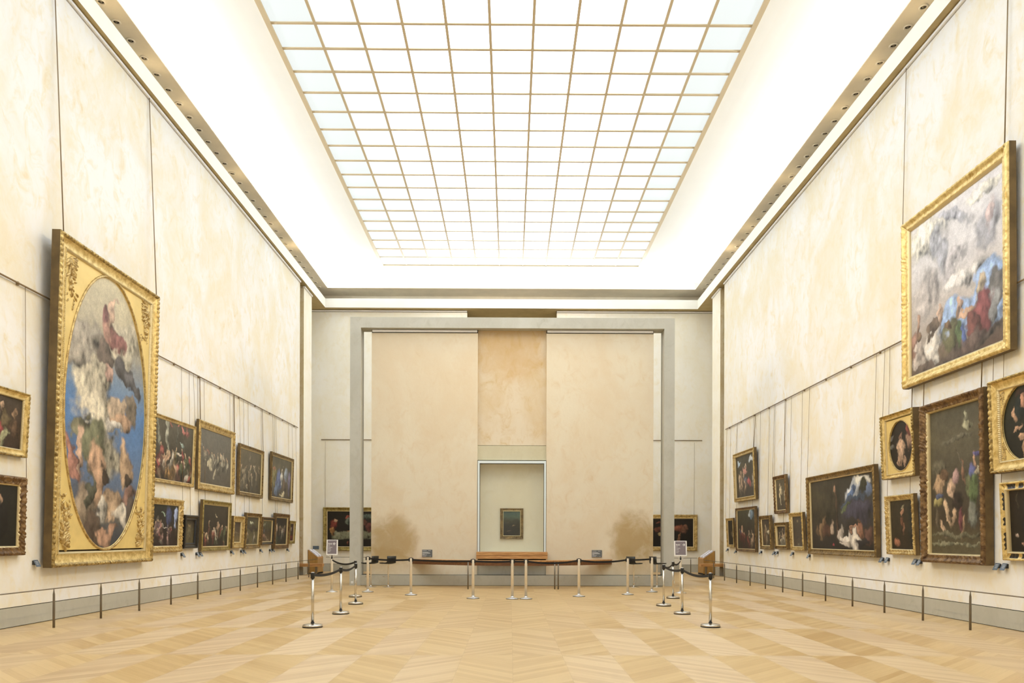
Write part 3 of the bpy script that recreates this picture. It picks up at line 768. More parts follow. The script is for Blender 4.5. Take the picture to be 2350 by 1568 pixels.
picture('L4', 'L', ((352, 946), (453.4, 979), (445.8, 1118.8), (348, 1105.2)), .07, .10, 'plain', GM,
    dark(34, (.08, .48), .055, (92, 88, 76), (44, 38, 32), (WH, FL, (176, 64, 58), (168, 112, 90), GN, (190, 140, 60)), extra=[(.12, .78, .025, .30, 0, (134, 138, 120), .4), (.33, .75, .03, .28, 0, (158, 158, 138), .3), (.55, .80, .02, .2, 0, (96, 96, 84), .5), (.40, .95, .05, .03, -20, (196, 110, 96), .4), (.72, .93, .18, .035, -10, (196, 112, 100), .35), (.72, .70, .08, .03, 0, (150, 172, 162), .4), (.62, .45, .14, .03, -6, (204, 192, 172), .4), (.3, .15, .2, .1, 0, (80, 66, 46), .5), (.9, .2, .05, .1, 30, (205, 190, 150), .3), (.62, .18, .05, .09, 15, (176, 60, 52), .3)]),
    'crowded banquet painting with columns and red drapery, just right of the great oval', wires=[441.6])
picture('L5', 'L', ((459.2, 960.6), (542, 993.8), (538.9, 1135.5), (456.6, 1123.4)), .11, .21, 'leaf', GM,
    dark(16, (.28, .55), .05, (112, 110, 102), (88, 82, 72), ((176, 168, 142), (160, 150, 126), (146, 140, 116)), extra=[(.30, .38, .08, .09, 20, (186, 176, 142), .35), (.48, .22, .10, .04, 40, (184, 174, 142), .35), (.13, .60, .02, .06, 0, (150, 98, 88), .4), (.25, .58, .02, .07, 0, (166, 116, 100), .4), (.06, .74, .02, .02, 0, (206, 206, 200), .3), (.66, .52, .06, .03, 30, (200, 190, 160), .3), (.9, .35, .025, .12, 0, (160, 152, 126), .4)], mot=.35),
    'grey toned painting of scattered pale figures in a wide ornate gilt frame', wires=[(456.3, .012, ZR), (534.6, .012, ZR)])
picture('L6', 'L', ((551.6, 1016.8), (608.3, 1036.2), (603.7, 1143.9), (549, 1137.4)), .10, .14, 'plain', GD,
    dark(20, (.1, .55), .06, (104, 96, 76), (70, 62, 46), ((150, 138, 108), (132, 118, 90), (140, 126, 94), (196, 180, 140)), extra=[(.72, .62, .05, .04, 0, (176, 166, 136), .4), (.15, .42, .05, .09, 20, (168, 154, 122), .4), (.45, .75, .04, .2, 0, (122, 112, 88), .5)], mot=.5),
    'olive brown crowded painting in a dark moulded frame, upper row on the left wall', wires=[547.2, (600.2, .01, ZR)])
picture('L7', 'L', ((626.1, 1036.7), (675.1, 1053.6), (672.6, 1154.6), (622.6, 1148)), .10, .14, 'plain', GD,
    dict(bg=[(0, (70, 60, 46)), (.5, (96, 88, 70)), (1, (86, 80, 58))], s=[(.18, .5, .10, .22, 10, (138, 128, 62), .4), (.14, .66, .05, .05, 0, (170, 104, 60), .3), (.35, .38, .10, .28, -20, (88, 108, 160), .35), (.48, .56, .05, .22, -5, (206, 202, 190), .35), (.72, .60, .09, .18, 30, (150, 166, 186), .35), (.9, .4, .06, .25, 0, (110, 104, 140), .4), (.65, .35, .10, .2, 0, (104, 82, 62), .4), (.28, .15, .10, .14, 20, (98, 128, 168), .3), (.55, .13, .15, .06, 15, (224, 210, 160), .3), (.5, .8, .03, .05, 0, (205, 186, 150), .3)]),
    'bright painting of blue, white and yellow robes, last of left upper row', wires=[624, 668.6])
picture('L8', 'L', ((350, 1141.6), (424.7, 1147.6), (419, 1266.9), (346, 1269.8)), .12, .17, 'leaf_heavy', GM,
    dark(26, (.08, .42), .06, (38, 40, 36), (40, 28, 30), ((190, 150, 140), (160, 84, 84), (110, 84, 90), WH, (84, 70, 60)), extra=[(.45, .80, .10, .02, 0, (150, 176, 150), .4), (.62, .72, .10, .28, 0, (58, 72, 120), .4), (.88, .70, .09, .26, 0, (150, 172, 220), .2), (.46, .47, .13, .012, 0, (225, 215, 200), .3), (.2, .60, .07, .12, 0, (84, 80, 72), .4)]),  # bluish shapes are a window reflection painted into the canvas colours
    'dark painting with a bluish window reflection painted in, below the banquet painting', wires=[414.2])
picture('L9', 'L', ((430.5, 1182), (461.7, 1184), (454.4, 1258), (423.5, 1260.5)), .12, .15, 'plain', [M['black_wood'], M['black_wood'], M['slatedark']],
    dict(bg=[(0, (92, 84, 58)), (.6, (84, 76, 54)), (1, (44, 38, 30))], s=[(.5, .72, .12, .08, 0, (132, 112, 70), .4), (.5, .4, .2, .3, 0, (104, 94, 66), .5)]),
    'small painting in a deep black ebony frame, lower row on the left wall', wires=[432, 451])
picture('L10', 'L', ((468, 1147), (533, 1154), (528.7, 1262.4), (463.5, 1266.3)), .10, .14, 'plain', GO,
    dark(30, (.08, .45), .05, (58, 52, 42), (32, 26, 22), (WH, FL, (150, 72, 56), BN, GN), extra=[(.55, .80, .06, .03, -20, (190, 172, 132), .4), (.92, .3, .04, .1, 0, (170, 160, 128), .4)], mot=.6),
    'very dark crowd painting in a broad flat gilt frame, below the grey painting', wires=[466.1, 525.4])
picture('L11', 'L', ((537.7, 1183.5), (565, 1186.8), (559.7, 1257), (534.8, 1260)), .13, .20, 'bead', GM,
    dict(bg=[(0, (120, 104, 70)), (.4, (92, 78, 60)), (1, (48, 38, 36))], s=[(.2, .9, .07, .06, 0, (210, 206, 190), .3), (.5, .48, .5, .015, 0, (150, 134, 104), .5)]),
    'small brown painting in a very wide pale gilt frame, lower row on the left wall', wires=[536, 557])
picture('L12', 'L', ((569.7, 1177.3), (604, 1179.6), (597.5, 1257.6), (563.5, 1260.5)), .12, .14, 'bead', GD,
    dark(5, (.1, .25), .08, (72, 68, 50), (104, 94, 64), (WH, (120, 104, 72)), extra=[(.45, .78, .16, .05, -10, (196, 202, 168), .5), (.4, .52, .35, .015, 0, (150, 138, 104), .5), (.5, .58, .6, .08, 0, (56, 48, 36), .6)]),
    'dim landscape with a pale cloud in a narrow beaded frame, left wall', wires=[567.2, 597.4])
picture('L13', 'L', ((606.6, 1186.3), (632.9, 1189), (627.6, 1250), (600.8, 1252.8)), .12, .13, 'plain', [M['gold_brown'], M['side'], M['slip'], M['black_wood']],
    dict(bg=[(0, (88, 68, 48)), (.5, (66, 58, 40)), (1, (96, 94, 66))], s=[(.3, .78, .2, .07, 20, (140, 142, 110), .5), (.3, .2, .25, .1, -20, (170, 120, 96), .4), (.6, .12, .3, .05, -20, (150, 130, 96), .4), (.3, .45, .05, .1, 0, (92, 92, 120), .4)]),
    'small landscape in a gilt frame with a black inner band, left wall', wires=[628.2])
picture('L14', 'L', ((633.8, 1178), (667.3, 1180.8), (662.5, 1258.5), (630.8, 1260.5)), .12, .17, 'plain', GB,
    dark(9, (.4, .62), .07, (46, 40, 36), (30, 34, 30), (WH, FL, (120, 80, 70)), extra=[(.12, .60, .05, .16, 10, (200, 182, 140), .35), (.55, .2, .35, .16, 0, (32, 40, 40), .4), (.15, .15, .1, .2, 0, (66, 78, 56), .4)]),
    'painting of small lit figures, second last of the lower row on the left wall', wires=[631.8, 660.5])
picture('L15', 'L', ((668.7, 1195), (683, 1196.9), (676.8, 1247.6), (664.2, 1249)), .10, .12, 'plain', GO,
    dict(bg=[(0, (44, 20, 18)), (.5, (56, 34, 36)), (1, (48, 34, 32))], s=[(.5, .18, .5, .16, 0, (116, 30, 30), .4), (.5, .7, .2, .12, 0, (140, 120, 110), .5)]),
    'tiny painting with a red lower half, last of the lower row on the left wall', wires=[677.4])
# --- back wall
picture('BL1', 'B', ((741, 1164.2), (872, 1165), (872, 1264.6), (741, 1264)), .10, .20, 'bead', GO,
    dict(bg=[(0, (30, 26, 20)), (.5, (36, 31, 24)), (1, (38, 33, 25))], s=[(.52, .33, .42, .115, 0, (122, 122, 92), .1, 1, 9), (.14, .62, .07, .13, 0, (122, 46, 28), .35), (.12, .45, .05, .12, 0, (168, 112, 40), .35), (.17, .73, .04, .035, 0, (186, 140, 98), .3), (.42, .72, .06, .10, 0, (104, 112, 92), .4), (.42, .84, .05, .03, 0, (140, 62, 42), .3), (.44, .46, .04, .02, 0, (150, 112, 72), .4), (.75, .7, .06, .1, 0, (104, 62, 42), .4), (.85, .55, .07, .15, 0, (96, 48, 38), .4), (.82, .85, .14, .05, 0, (92, 106, 92), .4), (.42, .12, .03, .05, 0, (110, 52, 30), .4)], mot=.5, warp=.03),
    'dark supper painting with a white clothed table, partly behind the left pillar', wires=[746.5], seed=3)
picture('BR1', 'B', ((1478, 1181), (1601, 1181.6), (1601, 1264.8), (1478, 1264.3)), .10, .20, 'plain', GM,
    dict(bg=[(0, (24, 20, 16)), (1, (34, 28, 22))], s=[(.68, .66, .12, .13, 0, (128, 66, 38), .4), (.80, .62, .08, .14, -20, (116, 72, 46), .4), (.68, .32, .03, .2, -12, (140, 92, 52), .35), (.24, .60, .10, .10, 0, (112, 60, 36), .4), (.28, .42, .07, .06, 0, (140, 122, 72), .4), (.22, .86, .05, .04, 0, (120, 60, 40), .4)], mot=.5, warp=.05),
    'dark painting of brown robed figures, partly behind the right pillar', wires=[1593], seed=4)
# --- right wall
picture('R1', 'R', ((2065.5, 516), (2308.6, 324), (2311.4, 806), (2067.5, 891.5)), .18, .24, 'leaf', G,
    dict(bg=[(0, (88, 72, 62)), (.08, (112, 98, 84)), (.2, (150, 140, 130)), (.4, (184, 176, 170)), (.7, (206, 203, 204)), (1, (214, 212, 214))], warp=.10, mot=.25, gain=1.2,
    s=[(.15, .85, .3, .12, 0, (232, 226, 208), .5), (.5, .9, .2, .05, -20, (176, 176, 186), .5), (.82, .95, .16, .04, 0, (228, 222, 206), .5), (.35, .75, .08, .16, 20, (158, 160, 172), .5, .8), (.5, .62, .16, .05, 30, (176, 170, 172), .5, .8), (.85, .72, .12, .14, 0, (150, 150, 160), .45, .8), (.84, .78, .05, .10, 0, (192, 164, 158), .4, .8), (.2, .5, .15, .12, 60, (176, 166, 160), .5, .8), (.6, .5, .25, .06, 0, (212, 206, 200), .5),
       (.84, .36, .22, .12, 20, (140, 172, 220), .22), (.52, .26, .20, .13, 0, (144, 176, 222), .25), (.33, .17, .14, .05, 0, (150, 178, 220), .3), (.93, .20, .10, .12, 0, (142, 172, 218), .3),
       (.78, .20, .13, .14, 0, (130, 62, 62), .25), (.70, .18, .06, .12, 20, (112, 62, 54), .3), (.77, .37, .06, .05, 0, (188, 168, 136), .3), (.62, .27, .12, .025, 28, (186, 148, 116), .3), (.93, .32, .07, .10, 10, (96, 92, 88), .3), (.90, .2, .05, .1, 0, (132, 132, 132), .35), (.55, .30, .025, .09, -15, (186, 150, 122), .3),
       (.46, .16, .08, .11, 0, (104, 102, 66), .3), (.55, .12, .05, .08, 0, (90, 110, 66), .3), (.60, .13, .03, .06, 0, (70, 92, 150), .3), (.43, .24, .035, .04, 0, (120, 92, 62), .3), (.28, .14, .10, .11, 0, (206, 198, 186), .25), (.14, .13, .07, .12, 10, (186, 172, 160), .3), (.13, .25, .04, .04, 0, (120, 96, 72), .3), (.06, .18, .05, .1, 0, (150, 112, 96), .3), (.28, .26, .05, .04, 0, (110, 92, 74), .3), (.33, .32, .02, .09, 5, (190, 158, 132), .3), (.11, .32, .02, .07, -10, (170, 132, 106), .3), (.5, .02, .6, .05, 6, (92, 78, 68), .4), (.68, .08, .14, .05, 10, (104, 84, 76), .4)]),
    'huge gilt framed painting of pale clouds above a robed crowd', wires=[(2079, .007, ZW+.07), (2314.5, .011, ZW+.07)], off=.07)
picture('R2', 'R', ((1847.2, 1096), (2003.9, 1066), (2009, 1279.6), (1853.5, 1272.4)), .14, .17, 'bead', GD,
    dict(bg=[(0, (30, 26, 26)), (.3, (48, 44, 42)), (.6, (56, 54, 50)), (1, (52, 46, 36))], warp=.08, mot=.7,
    s=[(.2, .7, .3, .35, 0, (64, 56, 36), .5), (.72, .82, .14, .12, 30, (196, 202, 210), .3), (.84, .93, .12, .06, 0, (214, 210, 196), .3), (.68, .74, .09, .06, 40, (92, 124, 176), .3), (.92, .80, .08, .10, 0, (88, 106, 138), .4), (.85, .85, .04, .12, 0, (56, 56, 36), .3), (.70, .66, .2, .05, 10, (62, 78, 102), .4), (.80, .50, .25, .14, 0, (66, 62, 84), .5), (.6, .57, .1, .03, 10, (88, 100, 62), .5),
       (.42, .55, .02, .4, 0, (84, 58, 40), .35), (.41, .83, .03, .05, -30, (160, 118, 88), .3), (.22, .36, .03, .12, 0, (124, 92, 58), .35), (.10, .28, .04, .10, 0, (104, 78, 50), .35), (.17, .26, .03, .10, 0, (142, 108, 70), .35), (.28, .26, .07, .10, 0, (92, 56, 38), .4), (.34, .30, .03, .10, -10, (176, 150, 124), .3), (.48, .26, .05, .13, -15, (184, 170, 154), .25), (.60, .14, .14, .07, -14, (214, 204, 190), .22), (.72, .15, .07, .06, 20, (210, 198, 182), .25), (.55, .10, .08, .04, 0, (190, 178, 162), .3), (.80, .30, .05, .08, 20, (150, 96, 66), .3), (.74, .25, .09, .02, 20, (170, 120, 88), .3), (.78, .38, .03, .035, 0, (96, 66, 46), .3), (.90, .18, .06, .12, 0, (96, 62, 52), .4), (.35, .10, .012, .02, 0, (170, 40, 60), .3), (.80, .13, .1, .05, 0, (36, 32, 40), .4)]),
    'wide dark landscape with blue sky and a figure on white cloth', wires=[1859, 2012.5])
picture('R3', 'R', ((1680.9, 1044), (1728.8, 1025.9), (1732.8, 1146.2), (1685, 1153.2)), .12, .16, 'cass', GM,
    dark(12, (.2, .5), .07, (66, 62, 44), (48, 40, 32), (FL, WH, (104, 76, 58)), extra=[(.18, .86, .10, .06, 0, (170, 196, 222), .3), (.82, .84, .12, .06, 0, (214, 226, 236), .3), (.5, .9, .2, .1, 0, (62, 58, 34), .4), (.5, .60, .12, .08, 0, (196, 130, 110), .35), (.52, .38, .10, .10, 0, (58, 86, 122), .3), (.68, .32, .10, .11, 0, (196, 76, 74), .3), (.5, .72, .05, .04, 0, (206, 178, 140), .3)]),
    'small altar-like painting with blue sky and red robe, far end of right wall', wires=[1693, (1734.4, .012, ZR)])
picture('R4', 'R', ((1685.8, 1167.4), (1732.5, 1161.3), (1733.5, 1267.3), (1688.5, 1265.5)), .10, .11, 'plain', GB,
    dark(9, (.2, .55), .07, (58, 56, 38), (34, 26, 22), (FL, (130, 50, 42), (60, 46, 40)), extra=[(.80, .84, .13, .10, 0, (116, 152, 184), .35), (.68, .86, .06, .07, 0, (186, 200, 206), .4), (.25, .30, .035, .16, -14, (168, 52, 48), .3), (.30, .58, .05, .06, 0, (200, 150, 110), .3), (.32, .46, .07, .06, 0, (150, 46, 40), .3), (.2, .42, .05, .06, 0, (52, 70, 100), .4)]),
    'dark painting with blue sky patch and red figure, directly below the altar-like painting', wires=[1693, 1730])
picture('R5', 'R', ((1664.6, 1190.2), (1681, 1189), (1683.6, 1256.8), (1668.2, 1255.3)), .10, .10, 'bead', GM,
    dict(bg=[(0, (18, 15, 12)), (1, (26, 21, 17))], s=[(.65, .45, .2, .1, 0, (104, 90, 66), .5), (.75, .35, .1, .05, 0, (120, 100, 70), .5)]),
    'narrow black portrait, the furthest picture on the right wall', wires=[1668.8, 1678])
picture('R6', 'R', ((1737.5, 1185), (1761.2, 1182.2), (1768.6, 1261.8), (1744, 1261.2)), .12, .14, 'leaf', GD,
    dict(bg=[(0, (62, 52, 38)), (.6, (76, 64, 48)), (1, (50, 40, 32))], s=[(.45, .62, .10, .2, 10, (168, 142, 100), .35), (.72, .50, .2, .08, 0, (206, 194, 158), .3), (.5, .2, .08, .2, 0, (150, 130, 96), .4), (.3, .35, .12, .25, 0, (112, 84, 54), .4)]),
    'narrow painting of a pale standing figure, lower row on the right wall', wires=[1746.4, 1766.8])
picture('R7', 'R', ((1771.7, 1096.2), (1799.5, 1087), (1804.4, 1178.5), (1776.5, 1180)), .11, .13, 'leaf_heavy', GB,
    dict(bg=[(0, (70, 60, 48)), (.6, (84, 76, 58)), (1, (96, 86, 62))], s=[(.5, .62, .13, .15, 5, (206, 188, 140), .3), (.42, .82, .07, .05, 0, (190, 166, 118), .3), (.38, .35, .06, .22, 8, (200, 184, 138), .3), (.85, .45, .08, .15, 0, (180, 160, 120), .4)]),
    'small painting of one pale standing figure, directly above the small square one', wires=[1778, (1804.2, .008, ZR)])
picture('R8', 'R', ((1771.7, 1200.7), (1801.3, 1198), (1806, 1262.3), (1777.8, 1260.8)), .12, .14, 'cass', GD,
    dark(9, (.15, .45), .12, (44, 40, 42), (60, 48, 36), (WH, (150, 128, 96), (196, 180, 140)), extra=[(.5, .70, .5, .03, 0, (96, 88, 72), .4), (.4, .25, .14, .12, 20, (206, 190, 150), .35)]),
    'small nearly square painting of pale reclining shapes, below the single pale standing figure', wires=[1780, 1802])
picture('R9', 'R', ((1809.3, 1178.5), (1838, 1174.8), (1843.1, 1264.6), (1813.5, 1263.6)), .12, .13, 'leaf_heavy', GM,
    dict(bg=[(0, (78, 68, 58)), (.5, (66, 60, 54)), (1, (72, 64, 54))], s=[(.5, .84, .07, .05, 0, (150, 128, 92), .4), (.5, .08, .12, .05, 0, (110, 100, 80), .5), (.5, .3, .4, .015, 0, (52, 50, 50), .4)], mot=.3),
    'dull grey brown portrait in a lumpy gilt frame, just left of the wide dark landscape', wires=[1817, 1842.6])
picture('R10', 'R', ((2016.2, 958.2), (2091.8, 934.8), (2096.5, 1092.5), (2023.3, 1101.8)), .20, .12, 'bead', G+[M['gold_rim']],
    dict(bg=[(0, (28, 22, 18)), (1, (36, 30, 26))], s=[(.48, .42, .16, .24, 0, (196, 156, 118), .25), (.50, .72, .07, .07, 0, (150, 104, 76), .3), (.60, .18, .06, .12, -20, (180, 140, 104), .3), (.38, .2, .06, .12, 20, (176, 136, 100), .3), (.85, .55, .12, .2, 0, (150, 112, 84), .35), (.82, .80, .08, .09, 0, (140, 60, 46), .3), (.12, .7, .07, .05, 0, (110, 106, 100), .4), (.1, .5, .06, .05, 0, (100, 98, 92), .4)]),
    'small oval painting of a bare-chested figure in a square yellow gilt frame', wires=[2031.8, (2099, .008, ZR)], oval=(.72, .76, .49, M['gold_flat'], False, .2, .014))
picture('R11', 'R', ((2028.2, 1140), (2091, 1132), (2098, 1275.3), (2033.6, 1272.7)), .13, .13, 'leaf_heavy', GM,
    dict(bg=[(0, (44, 36, 26)), (1, (52, 46, 34))], s=[(.52, .78, .07, .06, 0, (178, 124, 84), .3), (.54, .86, .11, .025, 15, (140, 130, 96), .3), (.50, .58, .07, .12, 0, (116, 70, 42), .35), (.56, .40, .05, .14, 0, (128, 84, 52), .35), (.25, .13, .13, .07, -20, (170, 104, 68), .35), (.85, .5, .1, .4, 0, (40, 38, 30), .5)]),
    'small dark painting of a standing saint-like figure, below the small oval painting', wires=[2043.5, 2096])
picture('R12', 'R', ((2106.2, 934.5), (2249.5, 886), (2254.5, 1300), (2111.6, 1289.5)), .22, .20, 'leaf_heavy', GB,
    dict(bg=[(0, (92, 84, 62)), (.10, (84, 76, 56)), (.25, (66, 56, 44)), (.5, (74, 68, 56)), (.8, (96, 90, 72)), (1, (84, 80, 66))], warp=.05, mot=.5,
    s=[(.72, .86, .10, .035, 0, (168, 164, 126), .3), (.71, .92, .035, .04, 0, (172, 168, 132), .3), (.5, .78, .3, .02, 4, (112, 106, 84), .4), (.18, .6, .15, .06, 0, (112, 104, 80), .5), (.85, .60, .022, .08, -5, (170, 128, 92), .3), (.64, .55, .03, .10, 10, (140, 98, 68), .35), (.80, .54, .06, .07, 0, (88, 96, 156), .4), (.92, .66, .08, .02, 0, (84, 80, 140), .5), (.60, .62, .012, .15, 35, (104, 92, 74), .4),
       (.18, .48, .10, .07, 0, (176, 142, 100), .3), (.28, .54, .08, .04, 0, (104, 76, 50), .35), (.16, .36, .10, .035, 0, (176, 160, 84), .3), (.18, .40, .08, .02, 0, (84, 96, 132), .4), (.14, .24, .04, .10, 0, (112, 96, 72), .4), (.42, .44, .07, .07, 10, (196, 160, 124), .3), (.50, .51, .07, .05, 0, (176, 138, 132), .3), (.34, .28, .035, .10, 18, (198, 164, 122), .28), (.46, .27, .035, .09, -20, (190, 154, 114), .28), (.25, .17, .03, .07, 18, (196, 160, 120), .28), (.62, .18, .03, .08, -18, (176, 136, 96), .3), (.58, .24, .05, .08, 0, (120, 60, 66), .35), (.74, .46, .06, .08, 0, (110, 114, 72), .35), (.84, .42, .08, .12, 0, (92, 112, 62), .35), (.90, .55, .05, .03, 0, (176, 164, 132), .3), (.82, .27, .09, .08, 0, (120, 122, 108), .4), (.52, .36, .1, .06, 0, (52, 40, 34), .4),
       (.5, .13, .5, .018, 0, (112, 106, 78), .3), (.5, .07, .6, .012, 0, (132, 128, 96), .3)]),
    'tall dim painting of struggling pale figures above stone steps', wires=[(2125.3, .009, ZR), (2259, .011, ZR)])
picture('R13', 'R', ((2262, 878.2), (2424, 825.2), (2430, 1068.5), (2270, 1089)), .20, .22, 'bead', G+[M['gold_rim']],
    dict(bg=[(0, (26, 24, 20)), (1, (40, 44, 32))], s=[(.24, .62, .06, .10, -10, (200, 152, 110), .3), (.36, .66, .10, .14, 0, (30, 40, 38), .3), (.44, .78, .05, .07, 0, (184, 128, 92), .3), (.40, .86, .07, .04, 0, (60, 40, 30), .3), (.30, .42, .10, .03, 20, (200, 154, 112), .3), (.38, .30, .06, .05, 0, (190, 146, 106), .3), (.44, .14, .05, .10, 0, (180, 138, 98), .3), (.6, .5, .1, .25, 0, (190, 140, 100), .3)]),
    'large oval painting of a dark clad figure, cut by the right picture edge', wires=[2286], oval=(.72, .80, .5, M['gold_flat'], True, .30, .018))
picture('R14', 'R', ((2288.2, 1109), (2392, 1097.3), (2398, 1291), (2299.8, 1286.2)), .12, .16, 'cass_panel', [M['gold'], M['side'], M['slip'], M['black_wood']],
    dict(bg=[(0, (22, 19, 16)), (1, (40, 32, 26))], s=[(.60, .68, .07, .08, 0, (190, 140, 104), .25), (.58, .75, .09, .06, 0, (34, 24, 18), .3), (.28, .80, .035, .16, 0, (66, 58, 44), .4), (.60, .40, .22, .22, 0, (22, 20, 20), .3), (.50, .15, .08, .04, -10, (182, 132, 104), .3), (.22, .27, .05, .03, 0, (176, 150, 130), .3)], mot=.5),
    'dark portrait of a man in a black and gold frame at the right edge', wires=[2308])

# --- small portrait inside the display case (plain stand-in landscape in muted colours)
wall_y = {'C': ys+.42}
picture('C1', 'C', ((1147.8, 1166.7), (1201, 1166.9), (1201, 1237), (1147.8, 1237)), .07, .115, 'cass', GD,
    dict(bg=[(0, (24, 20, 16)), (.45, (34, 32, 24)), (.62, (62, 66, 48)), (.78, (84, 104, 92)), (1, (70, 98, 98))], warp=.10, mot=.5,
    s=[(.30, .52, .16, .10, 10, (58, 56, 36), .5), (.72, .55, .18, .08, -12, (50, 52, 36), .5), (.5, .30, .45, .16, 0, (30, 26, 20), .5), (.62, .42, .10, .03, 0, (146, 122, 78), .5), (.35, .22, .10, .03, 10, (112, 90, 58), .5)]),
    'small dark framed painting hanging alone behind glass in the display case', seed=11)

# ------------------------------------------------------------------ small plaques on the walls below the pictures
def plaque(wall, x, y, label, double=False):
    s = -1 if wall == 'L' else 1; X = (XL if s < 0 else XR)
    p = P(x, y, 0, X-s*.06)
    r = empty('label_plaque', (X, p[1], p[2]), label=label, cat='wall plaque', group='small slate plaques below the pictures')
    m = MB(); hw_, hh_ = .062, .062
    # board leaning back: top near the wall, bottom out
    def q(a, b_, c): return (-s*a, b_, c)
    vs = [q(.035, -hw_, hh_), q(.035, hw_, hh_), q(.10, hw_, -hh_), q(.10, -hw_, -hh_), q(.025, -hw_, hh_-.006), q(.025, hw_, hh_-.006), q(.09, hw_, -hh_-.006), q(.09, -hw_, -hh_-.006)]
    m.add(vs, [(0, 1, 2, 3), (4, 7, 6, 5), (0, 4, 5, 1), (3, 2, 6, 7), (0, 3, 7, 4), (1, 5, 6, 2)]); m.build('board', M['slate2'], r)
    m = MB(); m.box(*sorted((-s*.0, -s*.045)), -hw_+.01, hw_-.01, -.03, hh_-.012); m.build('bracket', M['slatedark'], r)
    m = MB()
    for k in range(3):
        c = .035-.028*k; a = .068-c*.53+.0015
        m.add([q(a, -hw_+.012, c+.005), q(a, hw_*.5-.01*k, c+.005), q(a+.005, hw_*.5-.01*k, c-.004), q(a+.005, -hw_+.012, c-.004)], [(0, 1, 2, 3)])
    m.build('printed_lines', M['ink'], r)
for x, y, t_ in ((85, 1293, 'to the left of the great oval painting'), (421, 1274, 'below the painting with a painted-in window reflection'), (455, 1272.5, 'left one of the pair below the black ebony frame'),
        (461.8, 1272, 'right one of the pair below the black ebony frame'), (533.8, 1268, 'right of the very dark crowd painting on the left wall'), (556.5, 1266.5, 'left one of the pair below the small brown painting in wide gilt'),
        (562, 1266.5, 'right one of the pair below the small brown painting in wide gilt'), (600.3, 1264.3, 'right of the dim landscape on the left wall'), (622, 1263.8, 'left one of the pair below the gilt frame with black band'),
        (627.6, 1263, 'right one of the pair below the gilt frame with black band'), (661.5, 1262.5, 'below the second last lower picture on the left wall')):
    plaque('L', x, y, 'small slate plaque '+t_)
for x, y, t_ in ((1668, 1262.3, 'below the furthest picture on the right wall'), (1687, 1266.5, 'below the dark painting with a red figure at the right'), (1744.5, 1268, 'below the narrow pale standing figure on the right wall'), (1775, 1269.8, 'left one of the pair below the small nearly square painting'),
        (1781.5, 1269.5, 'right one of the pair below the small nearly square painting'), (1816.8, 1271.5, 'below the dull grey brown portrait'), (1854.5, 1276.5, 'below the left corner of the wide dark landscape'),
        (2021.8, 1285, 'left one of the pair below the small saint-like figure'), (2034, 1285.5, 'right one of the pair below the small saint-like figure'), (2098, 1289.5, 'left of two at the left foot of the heavy carved brown frame'),
        (2108, 1291, 'right of two at the left foot of the heavy carved brown frame'), (2286.5, 1300.5, 'left one of the pair below the black and gold frame'), (2303, 1301, 'right one of the pair below the black and gold frame')):
    plaque('R', x, y, 'small slate plaque '+t_)

def wall_sign(px, Y_, mat, label, lines=True):
    a = P(px[0], px[3], 1, Y_); b_ = P(px[2], px[1], 1, Y_)
    r = empty('text_plaque', ((a[0]+b_[0])/2, Y_, a[2]), label=label, cat='text plaque')
    w2 = (b_[0]-a[0])/2; h2 = b_[2]-a[2]
    MB().box(-w2, w2, -.03, 0, 0, h2).build('board', mat, r)
    if lines:
        m = MB(); rows_ = [(.86, .0, .45), (.86, .62, .9), (.66, 0, .62), (.58, 0, .78), (.50, 0, .84), (.36, 0, .22), (.29, 0, .48), (.12, 0, .4), (.12, .78, .9)]
        for (v_, u0, u1) in rows_:
            x0 = -w2+.08*w2+u0*w2*1.84; x1 = -w2+.08*w2+u1*w2*1.84
            m.box(x0, x1, -.033, -.03, v_*h2-.006, v_*h2+.006)
        m.build('printed_lines', M['ink'], r)
wall_sign((969, 1262, 992, 1278.5), ys, M['slate'], 'grey text plaque on the display wall left of the glass case')
wall_sign((1358, 1263, 1381, 1279.5), ys, M['slate'], 'grey text plaque on the display wall right of the glass case')
wall_sign((718.3, 1253.3, 732, 1260.7), YB, M['slate2'], 'small bluish plaque on the back wall left of the supper painting', False)

# ------------------------------------------------------------------ shelf, curved bar
sh0 = P(1093, 1267, 1, 25.55); sh1 = P(1256.5, 1283.5, 1, 25.55)
sh = empty('wooden_shelf', ((sh0[0]+sh1[0])/2, ys-.012, sh1[2]), label='thick light wood shelf below the glass display case', cat='shelf')
w2 = (sh1[0]-sh0[0])/2; h2 = sh0[2]-sh1[2]
MB().box(-w2, w2, 25.55-ys+.012, 0, 0, h2).build('board', M['wood'], sh, bevel=.008)
MB().box(-w2, w2, 25.55-ys+.010, 25.55-ys+.022, h2*.47, h2*.52).build('joint', M['wooddark'], sh)
MB().box(-w2+.05, w2-.05, 25.72-ys, 0, -.10, -.001).build('bracket', M['shadow'], sh)

